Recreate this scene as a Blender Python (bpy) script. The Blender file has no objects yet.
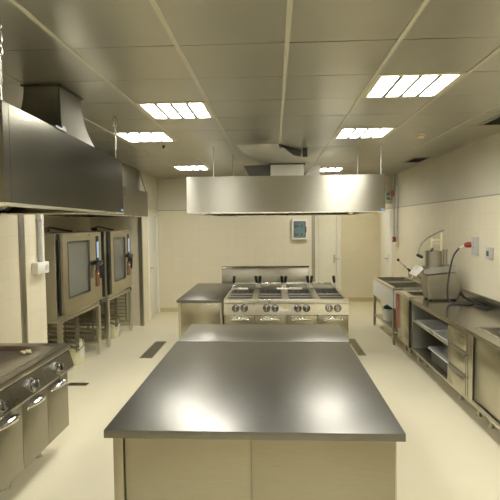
import bpy, bmesh, math, random
from mathutils import Vector, Matrix
random.seed(7)
S = bpy.context.scene
COL = S.collection
PI = math.pi
H = 2.874            # ceiling height

# ------------------------------------------------------------------ materials
def new_mat(name):
    m = bpy.data.materials.new(name); m.use_nodes = True
    nt = m.node_tree
    return m, nt, nt.nodes['Principled BSDF']

def plain(name, col, rough=.5, metal=0.0, spec=.5, noise=0.06, scale=9.0):
    m, nt, b = new_mat(name)
    b.inputs['Roughness'].default_value = rough
    b.inputs['Metallic'].default_value = metal
    b.inputs['Specular IOR Level'].default_value = spec
    tc = nt.nodes.new('ShaderNodeTexCoord'); n = nt.nodes.new('ShaderNodeTexNoise')
    n.inputs['Scale'].default_value = scale; n.inputs['Detail'].default_value = 3
    nt.links.new(tc.outputs['Object'], n.inputs['Vector'])
    r = nt.nodes.new('ShaderNodeValToRGB')
    r.color_ramp.elements[0].position = .3; r.color_ramp.elements[1].position = .7
    r.color_ramp.elements[0].color = (*[c*(1-noise) for c in col], 1)
    r.color_ramp.elements[1].color = (*[min(1, c*(1+noise)) for c in col], 1)
    nt.links.new(n.outputs['Fac'], r.inputs['Fac'])
    nt.links.new(r.outputs['Color'], b.inputs['Base Color'])
    return m

def steel(name, col=(.60, .57, .47), rough=.27, grain=(2, 2, 60), aniso=0.0, axis='Z', bump=.03, blotch=.10, metal=1.0, rot=0.0, f82=1.0):
    """brushed stainless steel; grain = noise scale per axis"""
    m, nt, b = new_mat(name)
    L = nt.links.new
    b.inputs['Metallic'].default_value = metal
    b.inputs['Specular Tint'].default_value = (f82, f82*.98, f82*.93, 1)
    tc = nt.nodes.new('ShaderNodeTexCoord')
    mp = nt.nodes.new('ShaderNodeMapping'); mp.inputs['Scale'].default_value = grain
    L(tc.outputs['Object'], mp.inputs['Vector'])
    n = nt.nodes.new('ShaderNodeTexNoise'); n.inputs['Scale'].default_value = 6; n.inputs['Detail'].default_value = 2
    L(mp.outputs['Vector'], n.inputs['Vector'])
    n2 = nt.nodes.new('ShaderNodeTexNoise'); n2.inputs['Scale'].default_value = 2.2; n2.inputs['Detail'].default_value = 3
    L(tc.outputs['Object'], n2.inputs['Vector'])
    r = nt.nodes.new('ShaderNodeMapRange')
    r.inputs['From Min'].default_value = .1; r.inputs['From Max'].default_value = .9
    r.inputs['To Min'].default_value = rough-blotch/2; r.inputs['To Max'].default_value = rough+blotch/2
    L(n2.outputs['Fac'], r.inputs['Value']); L(r.outputs['Result'], b.inputs['Roughness'])
    c = nt.nodes.new('ShaderNodeValToRGB')
    c.color_ramp.elements[0].position = .3; c.color_ramp.elements[1].position = .7
    c.color_ramp.elements[0].color = (*[k*.95 for k in col], 1); c.color_ramp.elements[1].color = (*[k*1.04 for k in col], 1)
    L(n.outputs['Fac'], c.inputs['Fac']); L(c.outputs['Color'], b.inputs['Base Color'])
    bp = nt.nodes.new('ShaderNodeBump'); bp.inputs['Strength'].default_value = bump; bp.inputs['Distance'].default_value = .01
    L(n.outputs['Fac'], bp.inputs['Height']); L(bp.outputs['Normal'], b.inputs['Normal'])
    if aniso:
        b.inputs['Anisotropic'].default_value = aniso; b.inputs['Anisotropic Rotation'].default_value = rot
        t = nt.nodes.new('ShaderNodeTangent'); t.direction_type = 'RADIAL'; t.axis = axis
        L(t.outputs['Tangent'], b.inputs['Tangent'])
    return m

def wall_mat(name, horiz, tile=(.75, .695, .53), paint=(.645, .605, .49), line=2.2):
    """cream ceramic tile below the line, paint above it; horiz = 'X' or 'Y' axis the wall runs along"""
    m, nt, b = new_mat(name)
    L = nt.links.new
    g = nt.nodes.new('ShaderNodeNewGeometry'); s = nt.nodes.new('ShaderNodeSeparateXYZ')
    L(g.outputs['Position'], s.inputs['Vector'])
    cb = nt.nodes.new('ShaderNodeCombineXYZ')
    L(s.outputs[horiz], cb.inputs['X']); L(s.outputs['Z'], cb.inputs['Y'])
    br = nt.nodes.new('ShaderNodeTexBrick'); br.offset = 0; br.squash = 1
    br.inputs['Scale'].default_value = 1
    br.inputs['Brick Width'].default_value = .2; br.inputs['Row Height'].default_value = .2
    br.inputs['Mortar Size'].default_value = .0022; br.inputs['Mortar Smooth'].default_value = .3
    br.inputs['Color1'].default_value = (*tile, 1); br.inputs['Color2'].default_value = (*[c*1.03 for c in tile], 1)
    br.inputs['Mortar'].default_value = (*[c*.88 for c in tile], 1)
    L(cb.outputs['Vector'], br.inputs['Vector'])
    gt = nt.nodes.new('ShaderNodeMath'); gt.operation = 'GREATER_THAN'; gt.inputs[1].default_value = line
    L(s.outputs['Z'], gt.inputs[0])
    n = nt.nodes.new('ShaderNodeTexNoise'); n.inputs['Scale'].default_value = 1.5; n.inputs['Detail'].default_value = 4
    L(g.outputs['Position'], n.inputs['Vector'])
    pr = nt.nodes.new('ShaderNodeValToRGB')
    pr.color_ramp.elements[0].position = .3; pr.color_ramp.elements[1].position = .7
    pr.color_ramp.elements[0].color = (*[c*.95 for c in paint], 1); pr.color_ramp.elements[1].color = (*[c*1.03 for c in paint], 1)
    L(n.outputs['Fac'], pr.inputs['Fac'])
    mx = nt.nodes.new('ShaderNodeMix'); mx.data_type = 'RGBA'
    L(gt.outputs[0], mx.inputs['Factor']); L(br.outputs['Color'], mx.inputs['A']); L(pr.outputs['Color'], mx.inputs['B'])
    L(mx.outputs['Result'], b.inputs['Base Color'])
    rr = nt.nodes.new('ShaderNodeMapRange'); rr.inputs['To Min'].default_value = .33; rr.inputs['To Max'].default_value = .7
    L(gt.outputs[0], rr.inputs['Value']); L(rr.outputs['Result'], b.inputs['Roughness'])
    bp = nt.nodes.new('ShaderNodeBump'); bp.inputs['Strength'].default_value = .12; bp.inputs['Distance'].default_value = .002; bp.invert = True
    L(br.outputs['Fac'], bp.inputs['Height']); L(bp.outputs['Normal'], b.inputs['Normal'])
    return m

def floor_mat():
    m, nt, b = new_mat('cream_resin_floor')
    L = nt.links.new
    g = nt.nodes.new('ShaderNodeNewGeometry')
    n = nt.nodes.new('ShaderNodeTexNoise'); n.inputs['Scale'].default_value = .9; n.inputs['Detail'].default_value = 6
    n2 = nt.nodes.new('ShaderNodeTexNoise'); n2.inputs['Scale'].default_value = 60; n2.inputs['Detail'].default_value = 2
    L(g.outputs['Position'], n.inputs['Vector']); L(g.outputs['Position'], n2.inputs['Vector'])
    c = nt.nodes.new('ShaderNodeValToRGB')
    c.color_ramp.elements[0].position = .3; c.color_ramp.elements[1].position = .72
    c.color_ramp.elements[0].color = (.73, .68, .49, 1); c.color_ramp.elements[1].color = (.78, .73, .54, 1)
    L(n.outputs['Fac'], c.inputs['Fac']); L(c.outputs['Color'], b.inputs['Base Color'])
    b.inputs['Roughness'].default_value = .38; b.inputs['Specular IOR Level'].default_value = .4
    bp = nt.nodes.new('ShaderNodeBump'); bp.inputs['Strength'].default_value = .05; bp.inputs['Distance'].default_value = .002
    L(n2.outputs['Fac'], bp.inputs['Height']); L(bp.outputs['Normal'], b.inputs['Normal'])
    return m

def griddle_mat():
    """steel frying surface with a brown burnt stain"""
    m, nt, b = new_mat('griddle_plate')
    L = nt.links.new
    g = nt.nodes.new('ShaderNodeTexCoord')
    mp = nt.nodes.new('ShaderNodeMapping'); mp.inputs['Location'].default_value = (.26, -1.05, 0); mp.inputs['Scale'].default_value = (2.6, 1.5, 0)
    L(g.outputs['Object'], mp.inputs['Vector'])
    n = nt.nodes.new('ShaderNodeTexNoise'); n.inputs['Scale'].default_value = 3; n.inputs['Detail'].default_value = 5
    L(g.outputs['Object'], n.inputs['Vector'])
    ln = nt.nodes.new('ShaderNodeVectorMath'); ln.operation = 'LENGTH'
    L(mp.outputs['Vector'], ln.inputs[0])
    ad = nt.nodes.new('ShaderNodeMath'); ad.operation = 'MULTIPLY_ADD'; ad.inputs[1].default_value = .5
    L(n.outputs['Fac'], ad.inputs[0]); L(ln.outputs['Value'], ad.inputs[2])
    c = nt.nodes.new('ShaderNodeValToRGB'); e = c.color_ramp.elements
    e[0].position = .45; e[0].color = (.045, .04, .036, 1)
    e[1].position = 1.0; e[1].color = (.36, .335, .27, 1)
    k = e.new(.72); k.color = (.13, .085, .05, 1)
    L(ad.outputs[0], c.inputs['Fac']); L(c.outputs['Color'], b.inputs['Base Color'])
    b.inputs['Metallic'].default_value = .8; b.inputs['Roughness'].default_value = .42
    return m

def emit(name, col, st):
    m = bpy.data.materials.new(name); m.use_nodes = True
    nt = m.node_tree; nt.nodes.clear()
    o = nt.nodes.new('ShaderNodeOutputMaterial'); e = nt.nodes.new('ShaderNodeEmission')
    e.inputs['Color'].default_value = (*col, 1); e.inputs['Strength'].default_value = st
    nt.links.new(e.outputs[0], o.inputs[0])
    return m

def glass(name, col=(.8, .85, .85), rough=.05, trans=1.0):
    m, nt, b = new_mat(name)
    b.inputs['Base Color'].default_value = (*col, 1); b.inputs['Roughness'].default_value = rough
    b.inputs['Transmission Weight'].default_value = trans; b.inputs['IOR'].default_value = 1.45
    return m

M = {}
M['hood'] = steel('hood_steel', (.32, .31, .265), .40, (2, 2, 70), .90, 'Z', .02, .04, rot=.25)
M['hood_side'] = steel('hood_steel_plain_darkened', (.20, .195, .165), .24, (2, 2, 30), .0, 'Z', .01, .06, f82=.5)  # same hood steel, darker: its dark reflections are put into the colour
M['duct'] = steel('duct_steel', (.27, .265, .23), .36, (3, 3, 3), 0, 'Z', .02, .06)
M['steel'] = steel('cabinet_steel', (.60, .58, .50), .30, (60, 60, 2), .45, 'Z', .02, .08)
M['front'] = steel('front_panel_steel', (.53, .51, .43), .23, (2, 2, 60), .55, 'Z', .02, .08)
M['top'] = steel('worktop_steel', (.42, .415, .385), .22, (3, 30, 3), 0, 'Z', .006, .04)
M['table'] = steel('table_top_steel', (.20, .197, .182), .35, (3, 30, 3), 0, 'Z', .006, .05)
M['table_light'] = steel('small_table_top_steel', (.36, .355, .325), .34, (3, 30, 3), 0, 'Z', .006, .05)  # table steel lightened, with the sheen put into its colour
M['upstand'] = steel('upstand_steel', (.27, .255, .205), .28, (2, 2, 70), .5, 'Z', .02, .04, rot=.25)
M['tablefront'] = steel('table_front_steel', (.36, .345, .285), .34, (2, 2, 60), .55, 'Z', .02, .08)
M['darksteel'] = steel('dark_panel_steel', (.26, .25, .22), .28, (2, 60, 2), 0, 'Z', .01, .06)
M['galv'] = plain('galvanised_sheet', (.74, .725, .64), .45, .12, noise=.08, scale=4)
M['bright'] = steel('polished_steel', (.86, .845, .79), .28, (3, 3, 3), 0, 'Z', .0, .06)
M['chrome'] = plain('chrome', (.74, .74, .72), .2, 1.0, noise=.02)
M['darkchrome'] = plain('dark_chrome', (.30, .30, .30), .15, 1.0, noise=.02)
M['bowl'] = steel('bowl_steel', (.62, .60, .54), .3, (3, 3, 3), 0, 'Z', .0, .08)
M['dark_in'] = steel('cabinet_inner_steel', (.40, .40, .37), .38, (3, 3, 3), 0, 'Z', .0, .06)
M['iron'] = plain('cast_iron', (.10, .10, .098), .5, .3)
M['plate'] = plain('grey_hob_plate', (.20, .20, .19), .45, .6)
M['grate'] = plain('grey_pan_grate', (.11, .11, .107), .4, .3)
M['black'] = plain('black_plastic', (.02, .02, .02), .35)
M['rubber'] = plain('black_rubber', (.025, .025, .025), .6)
M['darkgrey'] = plain('dark_grey_metal', (.09, .09, .085), .4, .5)
M['white'] = plain('white_plastic', (.80, .79, .72), .4, noise=.02)
M['whitepaint'] = plain('white_door_paint', (.86, .85, .76), .35, noise=.02)
M['apronwhite'] = plain('white_enamel', (.88, .88, .86), .3, noise=.02)
M['greypvc'] = plain('grey_pvc', (.50, .51, .50), .45, noise=.03)
M['canister'] = plain('translucent_canister_plastic', (.70, .68, .45), .35, noise=.05)
M['red'] = plain('red_plastic', (.30, .03, .025), .35)
M['dullred'] = plain('dull_red_plastic', (.42, .14, .10), .45)
M['brownred'] = plain('brown_red_plastic', (.22, .08, .045), .45)
M['green'] = plain('exit_sign_green', (.05, .25, .11), .4)
M['blue'] = plain('blue_cloth', (.06, .14, .20), .8)
M['yellow'] = plain('yellow_sticker', (.75, .55, .05), .5)
M['paper'] = plain('paper_label', (.78, .78, .72), .6, noise=.02)
M['bluepaper'] = plain('blue_sticker', (.16, .30, .62), .5)
M['cream'] = plain('cream_plastic', (.72, .64, .42), .5, noise=.03)
M['tray'] = plain('white_tray', (.78, .78, .74), .35, .3, noise=.02)
M['greytray'] = plain('grey_tray', (.30, .30, .29), .4, .4, noise=.04)
M['lever'] = steel('lever_steel', (.66, .64, .60), .25, (3, 3, 3), 0, 'Z', 0, .05)
M['cutter'] = steel('machine_steel', (.38, .36, .31), .36, (3, 3, 3), 0, 'Z', 0, .06)
M['cutterlid'] = steel('machine_cover_steel', (.46, .46, .47), .32, (3, 3, 3), 0, 'Z', 0, .06)
M['ceil'] = steel('ceiling_panel_metal', (.50, .49, .42), .30, (.2, .2, .2), 0, 'Z', .0, .015, .72)
M['tbar'] = plain('ceiling_runner', (.62, .60, .49), .5, .1, noise=.03)
M['gap'] = plain('ceiling_joint', (.06, .057, .045), .6)
M['lightframe'] = plain('luminaire_frame', (.72, .68, .50), .4, .1, noise=.02)
M['louvre'] = plain('luminaire_louvre', (.30, .30, .27), .3, .8, noise=.02)
M['lamp'] = emit('lamp_glow', (1.0, .97, .91), 48)
M['added_lamp_dim'] = emit('added_lamp_glow_dim', (1.0, .95, .80), 15)
M['display'] = emit('oven_display_glow', (.55, .72, .95), .8)
M['amber'] = emit('oven_lamp_glow', (1.0, .55, .12), 2.0)
M['glass'] = glass('oven_window_glass', (.24, .25, .22), .10, .35)
M['teal'] = glass('tinted_cover', (.42, .62, .64), .06, .8)
M['floor'] = floor_mat()
M['wallX'] = wall_mat('tile_wall_along_depth', 'Y')
M['wallY'] = wall_mat('tile_wall_across', 'X')
M['griddle'] = griddle_mat()
M['trim'] = steel('corner_guard_steel', (.40, .385, .34), .34, (3, 3, 3), 0, 'Z', 0, .06)
M['profile'] = plain('grey_profile', (.36, .34, .27), .5, .1, noise=.03)
M['base'] = plain('cream_skirting', (.60, .52, .31), .45, noise=.03)
M['brown'] = plain('brown_card', (.14, .085, .04), .8)

# ------------------------------------------------------------------ mesh helpers
class MB:
    def __init__(s): s.bm = bmesh.new()
    def _xf(s, vs, mat):
        for v in vs: v.co = mat @ v.co
    def box(s, x0, x1, y0, y1, z0, z1, bev=0.0, seg=2):
        r = bmesh.ops.create_cube(s.bm, size=1.0)
        vs = r['verts']
        for v in vs:
            v.co = Vector(((x0+x1)/2+v.co.x*(x1-x0), (y0+y1)/2+v.co.y*(y1-y0), (z0+z1)/2+v.co.z*(z1-z0)))
        if bev:
            es = list({e for v in vs for e in v.link_edges})
            bmesh.ops.bevel(s.bm, geom=es, offset=bev, segments=seg, affect='EDGES', profile=.5)
        return s
    def obox(s, c, ax, ay, az, hx, hy, hz, bev=0):
        """oriented box; ax, ay, az unit vectors"""
        n0 = len(s.bm.verts)
        r = bmesh.ops.create_cube(s.bm, size=2.0); vs = r['verts']
        ax, ay, az, c = Vector(ax), Vector(ay), Vector(az), Vector(c)
        for v in vs: v.co = c + ax*hx*v.co.x + ay*hy*v.co.y + az*hz*v.co.z
        if bev:
            es = list({e for v in vs for e in v.link_edges})
            bmesh.ops.bevel(s.bm, geom=es, offset=bev, segments=2, affect='EDGES', profile=.5)
        return s
    def cyl(s, p0, p1, r0, r1=None, n=16, cap=True):
        p0, p1 = Vector(p0), Vector(p1); r1 = r0 if r1 is None else r1
        d = p1-p0; q = d.to_track_quat('Z', 'Y').to_matrix().to_4x4()
        res = bmesh.ops.create_cone(s.bm, cap_ends=cap, cap_tris=False, segments=n, radius1=r0, radius2=r1, depth=d.length)
        s._xf(res['verts'], Matrix.Translation((p0+p1)/2) @ q)
        return s
    def sphere(s, c, r, sc=(1, 1, 1), n=12):
        res = bmesh.ops.create_uvsphere(s.bm, u_segments=n, v_segments=max(6, n//2+2), radius=r)
        s._xf(res['verts'], Matrix.Translation(c) @ Matrix.Diagonal((*sc, 1)))
        return s
    def tube(s, pts, r, n=8, closed=False):
        pts = [Vector(p) for p in pts]; rings = []; N = len(pts)
        up = Vector((0, 0, 1)); prev = None
        for i, p in enumerate(pts):
            if closed: d = pts[(i+1) % N]-pts[i-1]
            else: d = pts[min(i+1, N-1)]-pts[max(i-1, 0)]
            d.normalize()
            if prev is None:
                a = d.cross(up if abs(d.z) < .95 else Vector((1, 0, 0)))
            else:
                a = prev - d*prev.dot(d)
            a.normalize(); prev = a; b = d.cross(a)
            rr = r[i] if isinstance(r, (list, tuple)) else r
            rings.append([s.bm.verts.new(p+a*math.cos(2*PI*k/n)*rr+b*math.sin(2*PI*k/n)*rr) for k in range(n)])
        m = N if closed else N-1
        for i in range(m):
            A, B = rings[i], rings[(i+1) % N]
            for k in range(n): s.bm.faces.new((A[k], A[(k+1) % n], B[(k+1) % n], B[k]))
        if not closed:
            s.bm.faces.new(rings[0][::-1]); s.bm.faces.new(rings[-1])
        return s
    def lathe(s, prof, c, axis=(0, 0, 1), n=24):
        """profile [(radius, height)] turned about axis through c"""
        q = Vector(axis).to_track_quat('Z', 'Y').to_matrix(); c = Vector(c); rings = []
        for (r, h) in prof:
            rings.append([s.bm.verts.new(c+q @ Vector((max(r, 1e-4)*math.cos(2*PI*k/n), max(r, 1e-4)*math.sin(2*PI*k/n), h))) for k in range(n)])
        for A, B in zip(rings, rings[1:]):
            for k in range(n): s.bm.faces.new((A[k], A[(k+1) % n], B[(k+1) % n], B[k]))
        s.bm.faces.new(rings[0][::-1]); s.bm.faces.new(rings[-1])
        return s
    def loft(s, rings, cap=True):
        R = [[s.bm.verts.new(p) for p in r] for r in rings]
        for A, B in zip(R, R[1:]):
            n = len(A)
            for k in range(n): s.bm.faces.new((A[k], A[(k+1) % n], B[(k+1) % n], B[k]))
        if cap: s.bm.faces.new(R[0][::-1]); s.bm.faces.new(R[-1])
        return s
    def prism(s, poly, y0, y1, plane='XZ'):
        """polygon in XZ (extruded in Y), YZ (extruded in X) or XY (extruded in Z)"""
        f = {'XZ': lambda a, b, t: (a, t, b), 'YZ': lambda a, b, t: (t, a, b), 'XY': lambda a, b, t: (a, b, t)}[plane]
        return s.loft([[f(a, b, y0) for a, b in poly], [f(a, b, y1) for a, b in poly]])
    def frame_xy(s, x0, x1, y0, y1, hx0, hx1, hy0, hy1, z0, z1):
        """slab with a rectangular hole"""
        s.box(x0, x1, y0, hy0, z0, z1); s.box(x0, x1, hy1, y1, z0, z1)
        s.box(x0, hx0, hy0, hy1, z0, z1); s.box(hx1, x1, hy0, hy1, z0, z1)
        return s
    def basin(s, x0, x1, y0, y1, z0, z1, t=.004):
        """open-topped box"""
        s.box(x0, x1, y0, y1, z0, z0+t)
        s.box(x0, x0+t, y0, y1, z0+t, z1); s.box(x1-t, x1, y0, y1, z0+t, z1)
        s.box(x0+t, x1-t, y0, y0+t, z0+t, z1); s.box(x0+t, x1-t, y1-t, y1, z0+t, z1)
        return s
    def bb(s):
        xs = [v.co.x for v in s.bm.verts]; ys = [v.co.y for v in s.bm.verts]; zs = [v.co.z for v in s.bm.verts]
        return Vector(((min(xs)+max(xs))/2, (min(ys)+max(ys))/2, min(zs)))

ORG = {}
def build(mb, name, mat, parent=None, smooth=35, label=None):
    """link the collected shapes as ONE mesh object (world coordinates in, parented under parent)"""
    o0 = ORG[parent] if parent is not None else mb.bb()
    for v in mb.bm.verts: v.co -= o0
    bmesh.ops.recalc_face_normals(mb.bm, faces=mb.bm.faces[:])
    me = bpy.data.meshes.new(name); mb.bm.to_mesh(me); mb.bm.free()
    me.materials.append(M[mat] if isinstance(mat, str) else mat)
    for p in me.polygons: p.use_smooth = True
    try: me.set_sharp_from_angle(angle=math.radians(smooth))
    except Exception: pass
    o = bpy.data.objects.new(name, me); COL.objects.link(o)
    if parent is not None: o.parent = parent
    else: o.location = o0
    ORG[o] = o0
    if label: o['label'] = label
    return o

def tag(o, label, cat, group=None):
    o['label'] = label; o['category'] = cat
    if group: o['group'] = group
    return o

def thing(name, label, cat, loc, group=None):
    o = bpy.data.objects.new(name, None); COL.objects.link(o)
    o.location = loc; o.empty_display_size = .1; ORG[o] = Vector(loc)
    return tag(o, label, cat, group)

def struct(mb, name, mat, parent=None):
    o = build(mb, name, mat, parent)
    if parent is None: o['kind'] = 'structure'
    return o

def kids(o): return [c for c in bpy.data.objects if c.parent == o]
def dup(root, delta, label=None):
    r = root.copy(); COL.objects.link(r); r.location = root.location + Vector(delta); ORG[r] = r.location.copy()
    if label: r['label'] = label
    for ch in kids(root):
        c = ch.copy(); COL.objects.link(c); c.parent = r
        for g in kids(ch):
            d = g.copy(); COL.objects.link(d); d.parent = c
    return r

# ------------------------------------------------------------------ room shell
XL, XR, YB, YF, YREC = -2.5, 2.48, 10.3, -2.6, 11.65
struct(MB().box(-3.8, 2.7, YF-.2, 12.0, -.12, 0), 'floor', 'floor')
cm = MB()
TX = [-1.122+.6*k for k in range(-5, 7)]; TY = [2.668+.6*k for k in range(-9, 16)]
cells_light = {}
for nm, i, j in (('a', 0, 2), ('b', -1, 4), ('c', -1, 9), ('d', 3, 1), ('e', 3, 4), ('f', 3, 10),
                 ('k', 4, 13), ('g', 0, -2), ('h', 3, -3), ('i', 0, -7), ('j', 3, -7)):
    cells_light[(i, j)] = nm
for a in range(len(TX)-1):
    for b in range(len(TY)-1):
        i, j = a-5, b-9
        if (i, j) in cells_light: continue
        x0, x1, y0, y1 = TX[a]+.011, TX[a+1]-.011, TY[b]+.004, TY[b+1]-.004
        if x0 > XR or y0 > YREC or x1 < -3.5: continue
        # slightly dished metal pan
        t1, t2 = random.uniform(-.0012, .0012), random.uniform(-.0012, .0012)
        v = [cm.bm.verts.new((x, y, H+d)) for x, y, d in ((x0, y0, t1), (x1, y0, t2), (x1, y1, -t1), (x0, y1, -t2))]
        w = [cm.bm.verts.new((x, y, H+.02)) for x, y in ((x0, y0), (x1, y0), (x1, y1), (x0, y1))]
        for k in range(4): cm.bm.faces.new((v[k], v[(k+1) % 4], w[(k+1) % 4], w[k]))
        cm.bm.faces.new(v); cm.bm.faces.new(w[::-1])
ceil_o = struct(cm, 'ceiling', 'ceil')
tb = MB()
for x in TX:
    if -3.6 < x < XR: tb.box(x-.0125, x+.0125, YF, YREC, H-.004, H+.004)
struct(tb, 'trim_1', 'tbar')
struct(MB().box(-3.8, 2.7, YF-.2, 12.0, H+.16, H+.26), 'trim_2', 'gap')      # dark void deck above the panels

T = .15
struct(MB().box(XR, XR+T, YF, YREC+T, 0, H+.16), 'wall_right', 'wallX')
struct(MB().box(-3.6, XR+T, YF-T, YF, 0, H+.16), 'wall_front', 'wallY')
struct(MB().box(XL-T, .86, YB, YB+T, 0, H+.16), 'wall_back', 'wallY')
struct(MB().box(.86, XR, YB, YB+T, 2.3, H+.16), 'wall_back_header', 'wallY')
struct(MB().box(.71, XR, YREC, YREC+T, 0, H+.16), 'wall_back_recess', 'wallY')
struct(MB().box(.71, .86, YB+T, YREC, 0, H+.16), 'wall_left_recess', 'wallX')
struct(MB().box(XL-T, XL, YF, 5.13, 0, H+.16), 'wall_left', 'wallX')
struct(MB().box(-3.6, -3.45, 5.13-T, 8.86+T, 0, H+.16), 'wall_left_niche', 'wallX')
struct(MB().box(-3.45, XL-T, 5.13-T, 5.13, 0, H+.16), 'wall_front_niche', 'wallY')
struct(MB().box(-3.45, -2.465, 8.86, 9.13, 0, H+.16), 'wall_back_niche', 'wallY')
struct(MB().box(XL-T, XL, 9.13, YB, 2.14, H+.16), 'wall_left_far', 'wallX')
struct(MB().box(XL-T, XL, 9.13, 9.46, 0, 2.14), 'wall_left_jamb', 'wallX')
# tile-top profiles
tr = MB(); tr.box(XR-.006, XR, YF, YREC, 2.19, 2.205); tr.box(XL, .86, YB-.006, YB, 2.19, 2.205); tr.box(XL, XL+.006, YF, 5.13, 2.19, 2.205)
struct(tr, 'trim_3', 'profile')
# metal corner guards
g = MB(); g.box(XL, XL+.012, 4.60, 4.70, 0, 2.2, .003); struct(g, 'trim_4', 'trim')
g = MB(); g.box(-2.465, -2.455, 8.85, 8.90, 0, 2.2); g.box(-2.52, -2.455, 8.848, 8.86, 0, 2.2); struct(g, 'trim_5', 'trim')
g = MB(); g.box(.80, .872, YB-.012, YB, 0, 2.25); g.box(.86, .872, YB, YB+T, 0, 2.25); struct(g, 'trim_6', 'profile')
# coved skirting
sk = MB(); sk.box(XR-.012, XR, YF, YREC, 0, .09); struct(sk, 'baseboard_right', 'base')
sk = MB(); sk.box(XL, .80, YB-.012, YB, 0, .09); struct(sk, 'baseboard_back', 'base')
sk = MB(); sk.box(.86, XR, YREC-.012, YREC, 0, .10); struct(sk, 'baseboard_back_recess', 'base')
sk = MB(); sk.box(XL, XL+.012, YF, 5.13, 0, .09); struct(sk, 'baseboard_left', 'base')

# doors (structure)
def door(n, leaf, frame, handle_at, handle_axis):
    d = struct(leaf, 'door_%d' % n, 'whitepaint')
    build(frame, 'door_frame', 'whitepaint', d)
    x, y, z = handle_at; hb = MB()
    ax = Vector(handle_axis)
    hb.cyl((x, y, z), Vector((x, y, z))+ax*.05, .012)
    side = Vector((0, 1, 0)) if abs(ax.x) > .5 else Vector((1, 0, 0))
    hb.cyl(Vector((x, y, z))+ax*.05-side*.01, Vector((x, y, z))+ax*.05+side*.11, .010)
    hb.box(x-.004 if abs(ax.x) > .5 else x-.02, x+.004 if abs(ax.x) > .5 else x+.02,
           y-.004 if abs(ax.y) > .5 else y-.02, y+.004 if abs(ax.y) > .5 else y+.02, z-.1, z+.1)
    build(hb, 'door_handle', 'greypvc', d)
    return d
fr = MB(); fr.box(XL-T, XL+.015, 9.46, 9.53, 0, 2.14); fr.box(XL-T, XL+.015, 10.22, 10.295, 0, 2.14); fr.box(XL-T, XL+.015, 9.53, 10.22, 2.07, 2.14)
door(1, MB().box(XL-.06, XL-.015, 9.53, 10.22, .01, 2.07, .004), fr, (XL-.015, 9.62, 1.02), (1, 0, 0))
fr = MB(); fr.box(.875, 1.06, YREC-.06, YREC, 0, 2.2); fr.box(1.49, 1.60, YREC-.06, YREC, 0, 2.2); fr.box(1.06, 1.49, YREC-.06, YREC, 2.12, 2.2)
door(2, MB().box(1.065, 1.485, YREC-.045, YREC-.002, .01, 2.115, .004), fr, (1.44, YREC-.045, 1.04), (0, -1, 0))
fr = MB(); fr.box(XR-.03, XR, 10.18, 10.25, 0, 2.18); fr.box(XR-.03, XR, 11.08, 11.14, 0, 2.18); fr.box(XR-.03, XR, 10.25, 11.08, 2.12, 2.18)
d3 = door(3, MB().box(XR-.05, XR-.003, 10.255, 11.075, .01, 2.115, .004), fr, (XR-.05, 10.40, 1.13), (-1, 0, 0))

# ------------------------------------------------------------------ ceiling luminaires
LAMP = 'lamp'
def luminaire(i, j, label):
    x0, x1 = -1.122+.6*i, -1.122+.6*(i+1); y0, y1 = 2.668+.6*j, 2.668+.6*(j+1)
    t = thing('ceiling_light', label, 'ceiling light', ((x0+x1)/2, (y0+y1)/2, H), 'square recessed four-strip ceiling lights')
    x0 += .014; x1 -= .014; y0 += .004; y1 -= .004
    f = MB(); b = .032
    f.frame_xy(x0, x1, y0, y1, x0+b, x1-b, y0+b, y1-b, H-.006, H+.004)
    f.box(x0+b-.004, x0+b, y0+b, y1-b, H+.004, H+.07); f.box(x1-b, x1-b+.004, y0+b, y1-b, H+.004, H+.07)
    f.box(x0+b, x1-b, y0+b-.004, y0+b, H+.004, H+.07); f.box(x0+b, x1-b, y1-b, y1-b+.004, H+.004, H+.07)
    f.box(x0+b-.004, x1-b+.004, y0+b-.004, y1-b+.004, H+.07, H+.074)
    build(f, 'frame', 'lightframe', t)
    w = (x1-x0-2*b)/4
    for k in range(4):
        a = x0+b+w*k
        build(MB().box(a+.016, a+w-.016, y0+b+.003, y1-b-.003, H+.002, H+.006), 'light_strip', LAMP, t)
    for k in range(1, 4):
        a = x0+b+w*k
        build(MB().box(a-.015, a+.015, y0+b+.001, y1-b-.001, H-.010, H+.03), 'louvre', 'louvre', t)
    return t
luminaire(0, 2, 'lit square ceiling light, nearest of the left row, beside the near hood')
luminaire(-1, 4, 'lit square ceiling light, second of the left row, by the hood chain')
luminaire(-1, 9, 'lit square ceiling light, farthest of the left row, near the back wall')
luminaire(3, 1, 'largest lit square ceiling light, nearest on the right side')
luminaire(3, 4, 'lit square ceiling light, second on the right, left of the smoke detector')
luminaire(3, 10, 'lit square ceiling light just showing above the central hood, farthest on the right')
LAMP = 'added_lamp_dim'  # extra dim lamp, added to brighten the recess and its door
luminaire(4, 13, 'added unseen ceiling light to brighten the recess behind the back wall opening, hidden above the hood')
LAMP = 'lamp'  # the next four are unseen lights added to brighten the foreground
luminaire(0, -2, 'added unseen ceiling light above the near end of the front work table, out of frame')
luminaire(3, -3, 'added unseen ceiling light over the right aisle beside the camera, out of frame')
luminaire(0, -7, 'added unseen ceiling light behind the camera, left one of two')
luminaire(3, -7, 'added unseen ceiling light behind the camera, right one of two')

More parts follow.
